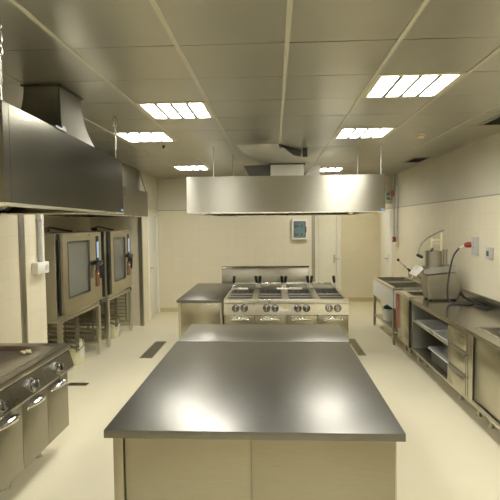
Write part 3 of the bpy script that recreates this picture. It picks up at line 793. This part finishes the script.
def oven(y0, y1, label, dark_side):
    z0, z1 = .758, 1.805
    t = thing('combi_oven', label, 'oven', (-2.95, (y0+y1)/2, z0))
    xf = -2.60
    b = MB(); b.box(-3.34, xf-.01, y0, y0+.04, z0, z1, .004); b.box(-3.34, xf-.01, y1-.22, y1, z0, z1, .004)
    b.box(-3.34, -3.28, y0+.04, y1-.22, z0, z1); b.box(-3.28, xf-.01, y0+.04, y1-.22, z1-.08, z1); b.box(-3.28, xf-.01, y0+.04, y1-.22, z0, z0+.10)
    build(b, 'body', 'steel', t)
    if dark_side:  # dark panel, blackened also for the shadow in the gap between ovens
        build(MB().box(-3.30, xf-.02, y0-.045, y0-.002, z0+.03, z1-.01, .004), 'side_panel', 'black', t, label='black side panel, with the shadow of the oven gap in its colour')
        lv = MB()
        for k in range(12): lv.box(-3.2, xf-.06, y0-.052, y0-.046, z0+.1+.075*k, z0+.13+.075*k)
        build(lv, 'louvres', 'darkgrey', t)
    # tray rack inside
    rk = MB()
    for k in range(6):
        rk.box(-3.25, -2.66, y0+.12, y1-.34, z0+.20+.12*k, z0+.206+.12*k)
    build(rk, 'shelves', 'dark_in', t)
    hg = MB(); hg.box(xf-.01, xf+.012, y0+.058, y0+.077, z0+.04, z1-.006, .004); build(hg, 'hinge_post', 'black', t)
    ft = MB(); ft.box(xf-.01, xf+.02, y0, y1, z0, z0+.045, .003); build(ft, 'drip_tray', 'steel', t)
    sp = MB(); sp.tube([(xf+.025, y1-.06, z0+.03), (xf+.05, y1-.06, z0+.02), (xf+.07, y1-.16, z0-.005)], .012, 8); build(sp, 'drain_spout', 'black', t)
    # door with a window
    dy0, dy1, dz0, dz1 = y0+.08, y1-.005, z0+.05, z1-.008
    wy0, wy1, wz0, wz1 = dy0+.155, dy0+.155+.53*(dy1-dy0), z0+.235, z1-.115
    x0, x1 = xf-.005, xf+.05
    d = MB(); d.box(x0, x1, dy0, wy0, dz0, dz1); d.box(x0, x1, wy1, dy1, dz0, dz1); d.box(x0, x1, wy0, wy1, dz0, wz0); d.box(x0, x1, wy0, wy1, wz1, dz1)
    do = build(d, 'door', 'front', t)
    w = MB(); f = .009
    w.box(x1-.012, x1+.004, wy0-f, wy0+f*.3, wz0-f, wz1+f); w.box(x1-.012, x1+.004, wy1-f*.3, wy1+f, wz0-f, wz1+f)
    w.box(x1-.012, x1+.004, wy0, wy1, wz0-f, wz0+f*.3); w.box(x1-.012, x1+.004, wy0, wy1, wz1-f*.3, wz1+f)
    build(w, 'window_seal', 'darkgrey', do)
    build(MB().box(x1-.030, x1-.022, wy0+.005, wy1-.005, wz0+.005, wz1-.005), 'window_glass', 'glass', do)
    # control strip on the right of the door
    cy0, cy1 = dy1-.20, dy1-.11
    cs = MB(); cs.box(x1, x1+.006, cy0, cy1, 1.05, 1.74, .002); co = build(cs, 'control_strip', 'black', t)
    build(MB().box(x1+.0062, x1+.0085, cy0+.012, cy1-.012, 1.43, 1.66), 'display', 'display', co)
    build(MB().box(x1+.0062, x1+.0085, cy0-.03, cy1+.004, 1.02, 1.26), 'switch_plate', 'brownred', co, label='reddish brown switch plate')
    build(MB().cyl((x1+.0087, cy0+.045, 1.20), (x1+.014, cy0+.045, 1.20), .010, n=10), 'pilot_lamp', 'amber', co)
    # lever handle
    hz = 1.36; hy = (cy0+cy1)/2
    h = MB(); h.cyl((x1+.007, hy, hz), (x1+.07, hy, hz), .034, n=14); h.tube([(x1+.06, hy, hz), (x1+.075, hy-.12, hz-.005), (x1+.075, hy-.21, hz-.02), (x1+.075, hy-.23, hz-.06), (x1+.075, hy-.23, hz-.09)], [.028, .026, .024, .02, .018], 10)
    h.tube([(x1+.06, hy-.05, hz), (x1+.065, hy-.055, hz-.09), (x1+.065, hy-.06, hz-.22)], [.024, .022, .016], 10)
    build(h, 'door_handle', 'black', do)
    ml = MB(); ml.box(x1, x1+.003, wy1-.05, wy1+.06, dz1-.055, dz1-.02); build(ml, 'name_plate', 'trim', do)
    # fittings on the roof
    rf = MB(); rf.cyl((-2.85, y0+.25, z1), (-2.85, y0+.25, z1+.06), .03, n=12); rf.cyl((-3.0, y0+.6, z1), (-3.0, y0+.6, z1+.05), .05, n=12)
    rf.tube([(-2.85, y0+.25, z1+.05), (-2.9, y0+.5, z1+.07), (-2.85, y0+.8, z1+.03), (-2.8, y0+.95, z1+.012)], .014, 8)
    build(rf, 'roof_fittings', 'black', t)
    return t
oven(5.61, 6.99, 'nearer stainless combi oven in the left niche with a black lever handle', False)
oven(7.33, 8.48, 'farther stainless combi oven in the left niche, next to its black side gap', True)

def canister(x, y, label, s=1.15):
    t = thing('canister', label, 'canister', (x, y, 0))
    m = MB(); w, d, h = .125*s, .10*s, .28*s
    def ring(z, k, ww=w, dd=d):
        pts = []
        for a in range(24):
            an = 2*PI*a/24; c, s_ = math.cos(an), math.sin(an)
            pts.append((x+math.copysign(abs(c)**.5, c)*dd*k, y+math.copysign(abs(s_)**.5, s_)*ww*k, z))
        return pts
    m.loft([ring(0, .93), ring(.02, 1), ring(h*.85, 1), ring(h*.95, .93), ring(h, .72)])
    build(m, 'body', 'canister', t)
    c = MB(); c.cyl((x+.03, y+.04, h), (x+.03, y+.04, h+.035), .028, n=14); build(c, 'cap', 'yellow', t)
    hd = MB(); hd.tube([(x-.04, y-.06, h-.005), (x-.04, y-.05, h+.04), (x-.02, y-.01, h+.042), (x-.01, y+.01, h-.002)], .010, 8); build(hd, 'handle', 'canister', t)
    hs = MB(); hs.tube([(x+.03, y+.04, h+.03), (x+.11, y+.02, h+.03), (x+.15, y-.03, h-.06), (x+.12, y-.12, h-.11), (x+.06, y-.17, h-.06), (x-.1, y-.2, h+.1)], .006, 8)
    build(hs, 'suction_hose', 'black', t)
    lb = MB(); lb.box(x+d*1.0, x+d*1.0+.002, y-.07, y+.06, h*.3, h*.7); build(lb, 'label', 'paper', t)
canister(-2.76, 6.42, 'pale plastic detergent canister on the floor under the nearer oven')
canister(-2.76, 7.98, 'pale plastic detergent canister on the floor under the farther oven')

# wall box and conduit left of the ovens
t = thing('socket_box', 'white socket box on the left wall under a grey conduit', 'socket', (XL, 5.0, 1.45))
build(MB().box(XL+.001, XL+.075, 4.83, 5.07, 1.395, 1.515, .006), 'housing', 'white', t)
sk = MB(); sk.lathe([(.030, 0), (.030, .006), (.022, .007)], (XL+.075, 5.01, 1.455), (1, 0, 0), n=18); build(sk, 'socket_outlet', 'greypvc', t)
sk = MB(); sk.lathe([(.030, 0), (.030, .006), (.022, .007)], (XL+.04, 4.83, 1.455), (0, -1, 0), n=18); build(sk, 'blank_cap', 'white', t)
cd = MB(); cd.cyl((XL+.028, 4.98, 1.517), (XL+.028, 4.98, H-.003), .024, n=14); cd.box(XL+.001, XL+.06, 4.95, 5.01, 1.95, 1.97); cd.box(XL+.001, XL+.06, 4.95, 5.01, 2.6, 2.62)
tag(build(cd, 'conduit_pipe', 'greypvc'), 'grey vertical conduit above the white socket box on the left wall', 'conduit')

# ------------------------------------------------------------------ right-hand counter run
WX = 1.79
# continuous worktop with a sink bowl and upstand
t = thing('counter_worktop', 'long stainless worktop with upstand along the right wall', 'worktop', (2.13, 4.2, .86))
bx0, bx1, by0, by1 = 1.92, 2.34, 3.90, 4.60
w = MB(); w.frame_xy(WX, XR-.03, 1.95, 6.50, bx0, bx1, by0, by1, .862, .90); build(w, 'slab', 'top', t)
build(MB().box(XR-.03, XR-.004, 1.95, 6.50, .862, 1.02, .003), 'upstand', 'top', t)
build(MB().basin(bx0+.001, bx1-.001, by0+.001, by1-.001, .68, .898), 'sink_bowl', 'bowl', t)
rim = MB(); rim.frame_xy(bx0-.02, bx1+.02, by0-.02, by1+.02, bx0+.004, bx1-.004, by0+.004, by1-.004, .9005, .904); build(rim, 'bowl_rim', 'bright', t)

def feet(t, xs, ys, h, z0=0):
    for x in xs:
        for y in ys:
            build(MB().cyl((x, y, .035), (x, y, h), .016, n=14).cyl((x, y, 0), (x, y, .035), .024, .020, n=14), 'foot', 'steel', t)
# open cabinet with three drawers
KF, KZ = 1.836, .190
t = thing('open_cabinet', 'stainless open cabinet with a shelf and three drawers under the right worktop', 'cabinet', (2.13, 5.5, 0))
c = MB()
c.box(KF, XR-.04, 6.455, 6.48, KZ+.03, .86); c.box(KF, XR-.04, 4.615, 4.64, KZ+.03, .86); c.box(KF+.02, XR-.04, 5.11, 5.13, KZ+.03, .86)
c.box(XR-.06, XR-.04, 4.64, 6.455, KZ+.03, .86)
build(c, 'carcass', 'dark_in', t)
c = MB(); c.box(KF-.004, XR-.04, 4.615, 6.48, KZ, KZ+.029, .003); build(c, 'base_plate', 'front', t)
c = MB(); c.box(KF-.006, KF-.001, 6.435, 6.48, KZ+.03, .86); c.box(KF-.006, KF-.001, 5.09, 5.135, KZ+.03, .86); c.box(KF-.006, KF-.001, 4.615, 4.65, KZ+.03, .86)
c.box(KF-.006, KF-.001, 5.135, 6.435, .825, .86); build(c, 'face_frame', 'front', t)
build(MB().box(KF+.01, XR-.065, 5.135, 6.45, .575, .60, .003), 'shelf', 'bright', t)
for z0, z1 in ((.655, .855), (.435, .645), (.22, .425)):
    d = MB(); d.box(KF-.012, KF+.02, 4.655, 5.085, z0, z1-.035, .003); d.box(KF+.0, KF+.02, 4.655, 5.085, z1-.035, z1)
    do = build(d, 'drawer', 'front', t)
    build(MB().prism([(KF-.020, z1-.035), (KF-.012, z1-.035), (KF-.002, z1-.012), (KF-.002, z1-.004), (KF-.020, z1-.022)], 4.66, 5.08, 'XZ'), 'drawer_pull', 'trim', do)
feet(t, (1.99, 2.36), (4.72, 5.18, 6.36), KZ)
# things on its shelves
def tray_stack(x0, x1, y0, y1, z, n, label, mat, h=.018, cat='trays'):
    for k in range(n):
        tr = MB(); zz = z+k*(h+.001)
        tr.box(x0, x1, y0, y1, zz, zz+.003); tr.box(x0, x0+.006, y0, y1, zz+.003, zz+h); tr.box(x1-.006, x1, y0, y1, zz+.003, zz+h)
        tr.box(x0, x1, y0, y0+.006, zz+.003, zz+h); tr.box(x0, x1, y1-.006, y1, zz+.003, zz+h)
        tag(build(tr, 'tray', mat), label[k], 'tray')
tray_stack(1.865, 2.32, 5.78, 6.40, .601, 1, ['flat white tray at the far end of the cabinet shelf'], 'tray', .012)
tray_stack(1.865, 2.32, 5.16, 5.76, .601, 1, ['flat white tray on the cabinet shelf next to the drawers'], 'tray', .012)
jb = MB(); jb.cyl((1.845, 5.74, .618), (1.838, 5.74, .618), .016, n=12)
gb = MB(); gb.box(1.88, 2.28, 5.25, 5.92, KZ+.165, KZ+.195, .006)
t2 = thing('grey_container', 'flat grey container standing on the bottom of the open cabinet', 'container', (2.1, 5.4, KZ+.03))
build(MB().box(1.90, 2.26, 5.28, 5.89, KZ+.0295, KZ+.163, .006), 'base', 'darkgrey', t2)
build(gb, 'lid', 'greytray', t2); jb.bm.free()
st = MB(); st.box(1.868, 1.8795, 5.26, 5.91, KZ+.175, KZ+.183); build(st, 'lid_edge', 'tray', t2)

# sliding-door cabinet, near right
t = thing('sliding_door_cabinet', 'stainless cabinet with a plain sliding door under the sink, near right', 'cabinet', (2.13, 3.2, 0))
c = MB(); c.box(KF, XR-.04, 4.585, 4.61, KZ+.03, .86); c.box(KF, XR-.04, 1.97, 1.99, KZ+.03, .86); c.box(XR-.06, XR-.04, 1.99, 4.585, KZ+.03, .86)
build(c, 'carcass', 'steel', t)
c = MB(); c.box(KF-.004, XR-.04, 1.97, 4.61, KZ, KZ+.029, .003); build(c, 'base_plate', 'front', t)
c = MB(); c.box(KF-.006, KF-.001, 4.50, 4.61, KZ+.03, .86, .002); build(c, 'corner_post', 'front', t)
c = MB(); c.box(KF-.006, KF+.0, 1.99, 4.495, KZ+.03, KZ+.055); build(c, 'door_track', 'trim', t)
for a, b, x in ((3.22, 4.495, KF+.004), (1.99, 3.28, KF+.022)):
    build(MB().box(x, x+.014, a, b, KZ+.057, .858, .002), 'sliding_door', 'front', t)
feet(t, (1.99, 2.36), (2.3, 3.4, 4.45), KZ)

# plain unit with a shallow basin beside the sink
t = thing('basin_unit', 'stainless unit with a plain front and shallow basin between the long worktop and the sink', 'counter', (2.13, 6.83, 0))
ux0, ux1, uy0, uy1 = 1.80, XR-.03, 6.525, 7.10
w = MB(); w.frame_xy(ux0, ux1, uy0, uy1, ux0+.10, ux1-.08, uy0+.10, uy1-.08, .865, .90); build(w, 'rim', 'bright', t)
build(MB().basin(ux0+.101, ux1-.081, uy0+.101, uy1-.081, .72, .895), 'basin', 'bowl', t)
build(MB().box(XR-.028, XR-.004, uy0, uy1, .86, 1.02, .003), 'upstand', 'top', t)
c = MB(); c.box(ux0+.03, ux1, uy0+.005, uy0+.02, .20, .864); c.box(ux0+.03, ux1, uy1-.02, uy1-.005, .20, .864); c.box(ux0+.04, ux1, uy0+.02, uy1-.02, .20, .22); c.box(ux1-.015, ux1, uy0+.02, uy1-.02, .22, .86)
build(c, 'carcass', 'front', t)
build(MB().box(ux0+.012, ux0+.029, uy0+.025, uy1-.012, .20, .862, .004), 'front_panel', 'front', t)
build(MB().box(ux0+.010, ux0+.029, uy0+.003, uy0+.023, .20, .862), 'edge_strip', 'black', t)
feet(t, (1.97, 2.36), (6.60, 7.02), .20)

# pot sink on legs
t = thing('pot_sink', 'double-bowl stainless sink on open legs at the far right, with a white front', 'sink', (2.13, 8.2, 0))
sx0, sx1, sy0, sy1 = 1.80, XR-.03, 7.38, 8.94
w = MB(); ym = (sy0+sy1)/2
w.box(sx0, sx1, sy0, sy0+.06, .868, .90); w.box(sx0, sx1, sy1-.06, sy1, .868, .90); w.box(sx0, sx0+.06, sy0+.06, sy1-.06, .868, .90); w.box(sx1-.08, sx1, sy0+.06, sy1-.06, .868, .90); w.box(sx0+.06, sx1-.08, ym-.03, ym+.03, .868, .90)
build(w, 'rim', 'bright', t)
for a, b in ((sy0+.061, ym-.031), (ym+.031, sy1-.061)):
    build(MB().basin(sx0+.061, sx1-.081, a, b, .60, .896), 'sink_bowl', 'bowl', t)
build(MB().box(XR-.028, XR-.004, sy0, sy1, .86, 1.02, .003), 'upstand', 'top', t)
ap = MB(); ap.box(sx0+.006, sx0+.02, sy0+.045, sy1-.045, .585, .867, .003); ap.box(sx0+.02, sx1-.02, sy0+.006, sy0+.02, .585, .867); ap.box(sx0+.02, sx1-.02, sy1-.02, sy1-.006, .585, .867)
build(ap, 'apron', 'apronwhite', t, label='white front apron')
for x in (sx0+.045, sx1-.03):
    for y in (sy0+.10, sy1-.03):
        build(MB().box(x-.02, x+.02, y-.02, y+.02, .03, .867).cyl((x, y, 0), (x, y, .03), .016), 'leg', 'trim', t)
build(MB().box(sx0+.045, sx1-.055, sy0+.045, sy1-.045, .19, .22, .003), 'lower_shelf', 'steel', t)
# long-lever tap
t = thing('lever_tap', 'steel mixer tap with a long lever ending in a black ball, above the sinks', 'tap', (2.17, 7.60, .90))
m = MB(); by = 7.62
tb_ = MB(); tb_.cyl((2.40, by, .9005), (2.40, by, .92), .035, n=16); tb_.cyl((2.40, by, .92), (2.40, by, 1.0), .022, n=14); tb_.tube([(2.40, by, .99), (2.36, by, 1.05), (2.25, by, 1.07), (2.17, by, 1.06), (2.15, by, 1.01)], .015, 10)
build(tb_, 'spout', 'lever', t)
lv = MB(); lv.tube([(2.25, by, 1.07), (2.19, by, 1.085)], .024, 10); lv.sphere((2.19, by, 1.085), .028)
build(lv, 'valve_body', 'lever', t)
lv = MB(); lv.tube([(2.19, by, 1.085), (2.13, by, 1.13), (2.08, by, 1.175)], [.018, .022, .012], 10); build(lv, 'grip', 'black', t)
lv = MB(); lv.tube([(2.085, by, 1.17), (1.94, by, 1.305)], .009, 8); lv.cyl((2.05, by, 1.20), (2.035, by, 1.215), .016, n=10); build(lv, 'lever_rod', 'lever', t)
build(MB().sphere((1.937, by, 1.312), .022), 'ball_end', 'black', t)
# things under the sink
t = thing('plastic_tub', 'white plastic tub on the shelf under the double sink', 'tub', (1.98, 8.35, .22))
build(MB().lathe([(.10, .0), (.13, .19), (.138, .19), (.138, .20), (.125, .20), (.098, .012)], (1.98, 8.35, .2205), n=24), 'tub_body', 'white', t)
cl = MB()
for k in range(9):
    cl.sphere((1.98+random.uniform(-.07, .07), 8.35+random.uniform(-.08, .08), .43+random.uniform(0, .05)), random.uniform(.04, .06), (1, 1, .8), 10)
tag(build(cl, 'blue_cloth', 'blue'), 'dark blue cloth heaped in the white tub under the sink', 'cloth')
rp = MB(); rp.box(1.80, 1.83, 7.145, 7.21, .34, .85, .006); rp.box(1.81, 1.83, 7.101, 7.15, .70, .72); rp.box(1.83, 1.96, 7.16, 7.18, .36, .38); rp.box(1.95, 1.97, 7.16, 7.18, 0, .38)
tag(build(rp, 'upright_board', 'dullred'), 'narrow red plastic piece fixed upright between the sink and the plain unit', 'board')

# ------------------------------------------------------------------ vegetable cutter
t = thing('vegetable_cutter', 'stainless vegetable cutting machine with a curved lever on the right worktop', 'vegetable cutter', (2.15, 6.3, .90))
cy0, cy1 = 6.16, 6.42
bd = MB()
bd.prism([(1.955, .918), (2.325, .918), (2.36, 1.08), (2.29, 1.262), (1.93, 1.225), (1.93, 1.12)], cy0+.01, cy1-.01, 'XZ')
bmesh.ops.bevel(bd.bm, geom=bd.bm.edges[:], offset=.012, segments=2, affect='EDGES', profile=.5)
build(bd, 'body', 'cutter', t, 15)
for x in (1.985, 2.29):
    for y in (cy0+.05, cy1-.05): build(MB().cyl((x, y, .9005), (x, y, .935), .022, n=12), 'rubber_foot', 'rubber', t)
hd = MB(); hd.prism([(1.884, 1.244), (1.93, 1.232), (2.292, 1.27), (2.292, 1.345), (2.20, 1.352), (1.95, 1.325), (1.884, 1.291)], cy0, cy1, 'XZ')
bmesh.ops.bevel(hd.bm, geom=hd.bm.edges[:], offset=.008, segments=2, affect='EDGES', profile=.5)
build(hd, 'cutting_head', 'cutterlid', t, 15)
ch = MB(); ch.prism([(1.852, 1.342), (1.897, 1.309), (1.801, 1.210), (1.757, 1.234)], cy0+.03, cy1-.04, 'XZ')
build(ch, 'discharge_chute', 'tray', t, label='white discharge chute')
cc = (2.045, (cy0+cy1)/2-.0)
hp = MB(); hp.lathe([(.098, 1.325), (.098, 1.515), (.104, 1.517), (.104, 1.529), (.090, 1.529), (.088, 1.36)], (cc[0], cc[1], 0), n=28)
build(hp, 'feed_hopper', 'cutter', t)
kn = MB(); kn.cyl((2.0, cc[1]-.07, 1.52), (2.0, cc[1]-.07, 1.55), .022, n=12); kn.cyl((2.0, cc[1]-.07, 1.55), (2.015, cc[1]-.07, 1.57), .014, n=10); build(kn, 'latch_knob', 'black', t)
tb2 = MB(); tb2.cyl((2.182, cc[1]-.03, 1.34), (2.182, cc[1]-.03, 1.53), .026, n=16); tb2.cyl((2.182, cc[1]-.03, 1.53), (2.182, cc[1]-.03, 1.55), .031, n=16); build(tb2, 'feed_tube', 'cutter', t)
fr = MB(); fy = cc[1]+.07
fr.box(2.02, 2.045, fy-.012, fy+.012, 1.33, 1.69, .003); fr.box(2.15, 2.178, fy-.012, fy+.012, 1.33, 1.765, .003); fr.box(2.045, 2.15, fy-.006, fy+.006, 1.655, 1.675, .002); fr.box(2.045, 2.15, fy-.006, fy+.006, 1.61, 1.625, .002)
build(fr, 'lever_bracket', 'cream', t, label='pale upright lever bracket')
arc = [(2.195, fy, 1.79), (2.11, fy-.005, 1.757), (2.03, fy-.01, 1.715), (1.96, fy-.02, 1.672), (1.91, fy-.03, 1.622), (1.875, fy-.04, 1.56), (1.858, fy-.05, 1.50)]
build(MB().tube(arc, .011, 10), 'lever_arm', 'lever', t)
build(MB().tube([(1.838, fy-.05, 1.482), (1.87, fy-.055, 1.464), (1.912, fy-.06, 1.442)], [.018, .022, .018], 10), 'lever_grip', 'black', t)

# wall plug, cable and sockets
def socket(y, z, h, w, label, plugged=False):
    t = thing('wall_socket', label, 'socket', (XR, y, z))
    build(MB().box(XR-.045, XR-.001, y-w/2, y+w/2, z-h/2, z+h/2, .006), 'back_box', 'greypvc', t)
    if plugged:
        build(MB().lathe([(.036, 0), (.038, .012), (.030, .016)], (XR-.045, y+.02, z+.02), Vector((-1, .25, -.1)), n=18), 'outlet', 'white', t)
    else:
        build(MB().box(XR-.050, XR-.0455, y-.028, y+.03, z-.03, z+.03, .002), 'outlet', 'darkgrey', t)
    return t
socket(6.02, 1.60, .22, .13, 'pale wall socket with a red plug in it, above the right worktop', True)
socket(5.62, 1.535, .13, .12, 'pale wall socket with an empty dark outlet, right of the red plug')
t = thing('power_cable', 'black power cable with a red plug running from the wall socket to the cutter', 'cable', (2.35, 6.15, .90))
pl = MB(); pl.lathe([(.030, .017), (.036, .025), (.036, .055), (.028, .085), (.018, .098)], (XR-.045, 6.04, 1.62), Vector((-1, .25, -.1)), n=18)
build(pl, 'plug', 'red', t, label='red industrial plug')
tl = MB(); a = Vector((XR-.045, 6.04, 1.62)); dv = Vector((-1, .25, -.1)).normalized()
tl.tube([a+dv*.099+Vector((0, 0, -.008)), a+dv*.15+Vector((0, 0, -.03))], [.020, .014], 10); build(tl, 'cable_gland', 'white', t)
s = a+dv*.148+Vector((0, 0, -.030))
def smooth_pts(P, n=8):
    P = [Vector(p) for p in P]; out = []
    for i in range(len(P)-1):
        p0, p1, p2, p3 = P[max(i-1, 0)], P[i], P[i+1], P[min(i+2, len(P)-1)]
        for k in range(n):
            u = k/n; out.append(.5*((2*p1)+(-p0+p2)*u+(2*p0-5*p1+4*p2-p3)*u*u+(-p0+3*p1-3*p2+p3)*u**3))
    return out+[P[-1]]
pts = smooth_pts([s, (2.22, 6.08, 1.47), (2.16, 6.05, 1.25), (2.13, 6.02, 1.05), (2.14, 5.98, .935), (2.20, 5.92, .912), (2.30, 5.85, .912), (2.40, 5.92, .912), (2.40, 6.10, .93), (2.38, 6.22, .99), (2.35, 6.28, .99), (2.345, 6.29, 1.0)])
build(MB().tube(pts, .011, 8), 'cord', 'rubber', t)
pts = smooth_pts([(2.34, 6.33, 1.0), (2.42, 6.2, .93), (2.43, 5.95, .914), (2.36, 5.72, .913), (2.40, 5.55, .913), (2.44, 5.62, .916), (2.41, 5.9, .935), (2.35, 6.35, .98)])
c2 = MB().tube(pts, .009, 8); tag(build(c2, 'loose_cable', 'rubber'), 'loose loop of black cable on the worktop right of the cutter', 'cable')

# ------------------------------------------------------------------ back wall fittings
t = thing('distribution_board', 'grey-framed electrical box with a tinted window on the back wall', 'electrical box', (.54, YB, 1.565))
x0, x1, z0, z1 = .385, .70, 1.56, 1.985; yf = YB-.10
m = MB(); m.box(x0, x1, YB-.02, YB-.001, z0, z1); m.box(x0, x0+.03, yf, YB-.02, z0, z1); m.box(x1-.03, x1, yf, YB-.02, z0, z1); m.box(x0+.03, x1-.03, yf, YB-.02, z0, z0+.035); m.box(x0+.03, x1-.03, yf, YB-.02, z1-.045, z1)
build(m, 'case', 'white', t)
for r, zz in enumerate((1.655, 1.835)):
    ra = MB(); ra.box(x0+.04, x1-.04, yf+.050, yf+.060, zz-.06, zz+.06); ro = build(ra, 'breaker_row', 'white', t)
    for k in range(5):
        xx = x0+.055+.042*k
        build(MB().box(xx, xx+.034, yf+.030, yf+.0495, zz-.025, zz+.030, .002), 'breaker', 'darkgrey' if k in (0, 1, 3) else 'white', ro)
build(MB().box(x0+.031, x1-.031, yf+.006, yf+.012, z0+.036, z1-.046), 'window', 'teal', t)
fr = MB(); b = .012
fr.box(x0+.03, x0+.03+b, yf-.003, yf+.005, z0+.035, z1-.045); fr.box(x1-.03-b, x1-.03, yf-.003, yf+.005, z0+.035, z1-.045); fr.box(x0+.03, x1-.03, yf-.003, yf+.005, z0+.035, z0+.047); fr.box(x0+.03, x1-.03, yf-.003, yf+.005, z1-.057, z1-.045)
build(fr, 'window_frame', 'darkgrey', t)
build(MB().box(x1-.040, x1-.016, yf-.014, yf-.0035, 1.70, 1.83, .006), 'latch', 'black', t)

# right wall by the far door: conduits, exit sign, alarm boxes
for y, zb, lab in ((10.02, 1.60, 'left one of a pair on the far right wall'), (9.78, 1.50, 'right one of a pair on the far right wall')):
    m = MB(); m.cyl((XR-.022, y, zb), (XR-.022, y, H-.003), .018, n=12)
    for z in (1.8, 2.2, 2.6): m.box(XR-.044, XR-.001, y-.025, y+.025, z, z+.015)
    tag(build(m, 'conduit_pipe', 'greypvc'), 'thin grey conduit, ' + lab, 'conduit')
t = thing('exit_sign', 'small green emergency exit sign above the far right door', 'exit sign', (XR-.05, 10.2, 2.37))
build(MB().box(XR-.12, XR-.001, 10.19, 10.21, 2.517, 2.54, .003), 'bracket', 'greypvc', t)
b = MB(); b.box(XR-.135, XR-.034, 10.185, 10.215, 2.37, 2.515, .004); so = build(b, 'sign_panel', 'green', t)
m = MB(); m.prism([(XR-.128, 2.44), (XR-.105, 2.47), (XR-.105, 2.45), (XR-.085, 2.45), (XR-.085, 2.43), (XR-.105, 2.43), (XR-.105, 2.41)], 10.1825, 10.1845, 'XZ')
m.box(XR-.075, XR-.05, 10.1825, 10.1845, 2.395, 2.48)
build(m, 'arrow_mark', 'paper', so)
t = thing('alarm_siren', 'small dull red alarm box on the pipe beside the exit sign', 'alarm', (XR, 10.02, 2.45))
build(MB().box(XR-.095, XR-.042, 9.97, 10.07, 2.43, 2.55, .008), 'housing', 'dullred', t); build(MB().lathe([(.035, 0), (.03, .012), (.012, .016)], (XR-.07, 9.97, 2.49), (0, -1, 0), n=14), 'sounder', 'dullred', t)
t = thing('call_point', 'small red fire alarm call point on the right wall by the door', 'alarm', (XR, 9.98, 1.52))
build(MB().box(XR-.06, XR, 9.93, 10.05, 1.50, 1.60, .006), 'housing', 'red', t); build(MB().box(XR-.063, XR-.0605, 9.96, 10.02, 1.525, 1.575), 'front_glass', 'paper', t)
t = thing('switch_box', 'small cream switch box at the foot of the right pipe', 'switch', (XR, 9.75, 1.44))
build(MB().box(XR-.06, XR-.001, 9.70, 9.82, 1.41, 1.50, .006), 'housing', 'cream', t); build(MB().box(XR-.066, XR-.0605, 9.735, 9.785, 1.435, 1.475, .002), 'rocker', 'white', t)

# ------------------------------------------------------------------ floor drains
def drain(x0, x1, y0, y1, label):
    t = thing('floor_drain', label, 'floor drain', ((x0+x1)/2, (y0+y1)/2, 0))
    build(MB().frame_xy(x0, x1, y0, y1, x0+.014, x1-.014, y0+.014, y1-.014, .0005, .007), 'frame', 'trim', t)
    s = MB()
    if y1-y0 > x1-x0:
        n = int((y1-y0)/.03)
        for k in range(n): yy = y0+.014+(y1-y0-.028)*(k+.5)/n; s.box(x0+.014, x1-.014, yy-.008, yy+.008, .002, .006)
    else:
        n = int((x1-x0)/.03)
        for k in range(n): xx = x0+.014+(x1-x0-.028)*(k+.5)/n; s.box(xx-.008, xx+.008, y0+.014, y1-.014, .002, .006)
    build(s, 'grating', 'trim', t)
    build(MB().box(x0+.014, x1-.014, y0+.014, y1-.014, .0005, .0015), 'channel', 'black', t)
drain(-1.93, -1.745, 6.69, 7.64, 'long steel floor drain in the left aisle')
drain(1.185, 1.31, 6.88, 7.86, 'steel floor drain in the right aisle beside the cooking block')
drain(-2.47, -2.235, 5.50, 5.60, 'short floor drain beyond the end of the frying range')

GROUPS = {'combi_oven': 'ovens in the left niche', 'oven_stand': 'stands under the ovens', 'canister': 'canisters under the ovens',
          'tray': 'trays on the cabinet shelf', 'ceiling_vent': 'air vents in the ceiling', 'floor_drain': 'drains in the floor',
          'wall_socket': 'sockets above the right worktop', 'hanging_chain': 'chains of the near left hood', 'work_table': 'work tables in the middle',
          'extractor_hood': 'extractor hoods', 'exhaust_duct': 'ducts above the hoods', 'conduit_pipe': 'conduits on the walls'}
for o in bpy.data.objects:
    k = o.name.split('.')[0]
    if o.parent is None and k in GROUPS and 'group' not in o: o['group'] = GROUPS[k]

# ------------------------------------------------------------------ camera
cam = bpy.data.cameras.new('camera'); co = bpy.data.objects.new('camera', cam); COL.objects.link(co)
yaw, pit, rol = -.05, -.0547, -.0093
fw = Vector((math.sin(yaw)*math.cos(pit), math.cos(yaw)*math.cos(pit), math.sin(pit)))
r0 = Vector((math.cos(yaw), -math.sin(yaw), 0)); u0 = r0.cross(fw)
r = r0*math.cos(rol)+u0*math.sin(rol); u = u0*math.cos(rol)-r0*math.sin(rol)
mw = Matrix((r, u, -fw)).transposed().to_4x4(); mw.translation = (0, 0, 1.9)
co.matrix_world = mw
cam.sensor_width = 36; cam.sensor_fit = 'HORIZONTAL'; cam.lens = 481.9/500*36; cam.clip_start = .05; cam.clip_end = 60
S.camera = co

# faint bounce of the building's air (world), the room is closed
w = bpy.data.worlds.new('world'); S.world = w; w.use_nodes = True
w.node_tree.nodes['Background'].inputs['Color'].default_value = (.9, .88, .75, 1)
w.node_tree.nodes['Background'].inputs['Strength'].default_value = .05

S.view_settings.view_transform = 'Standard'; S.view_settings.look = 'None'
S.view_settings.gamma = 1.0; S.view_settings.use_curve_mapping = False
S.view_settings.exposure = 0.0
S.cycles.use_denoising = True
S.cycles.max_bounces = 12; S.cycles.diffuse_bounces = 6; S.cycles.glossy_bounces = 6
S.cycles.sample_clamp_indirect = 6
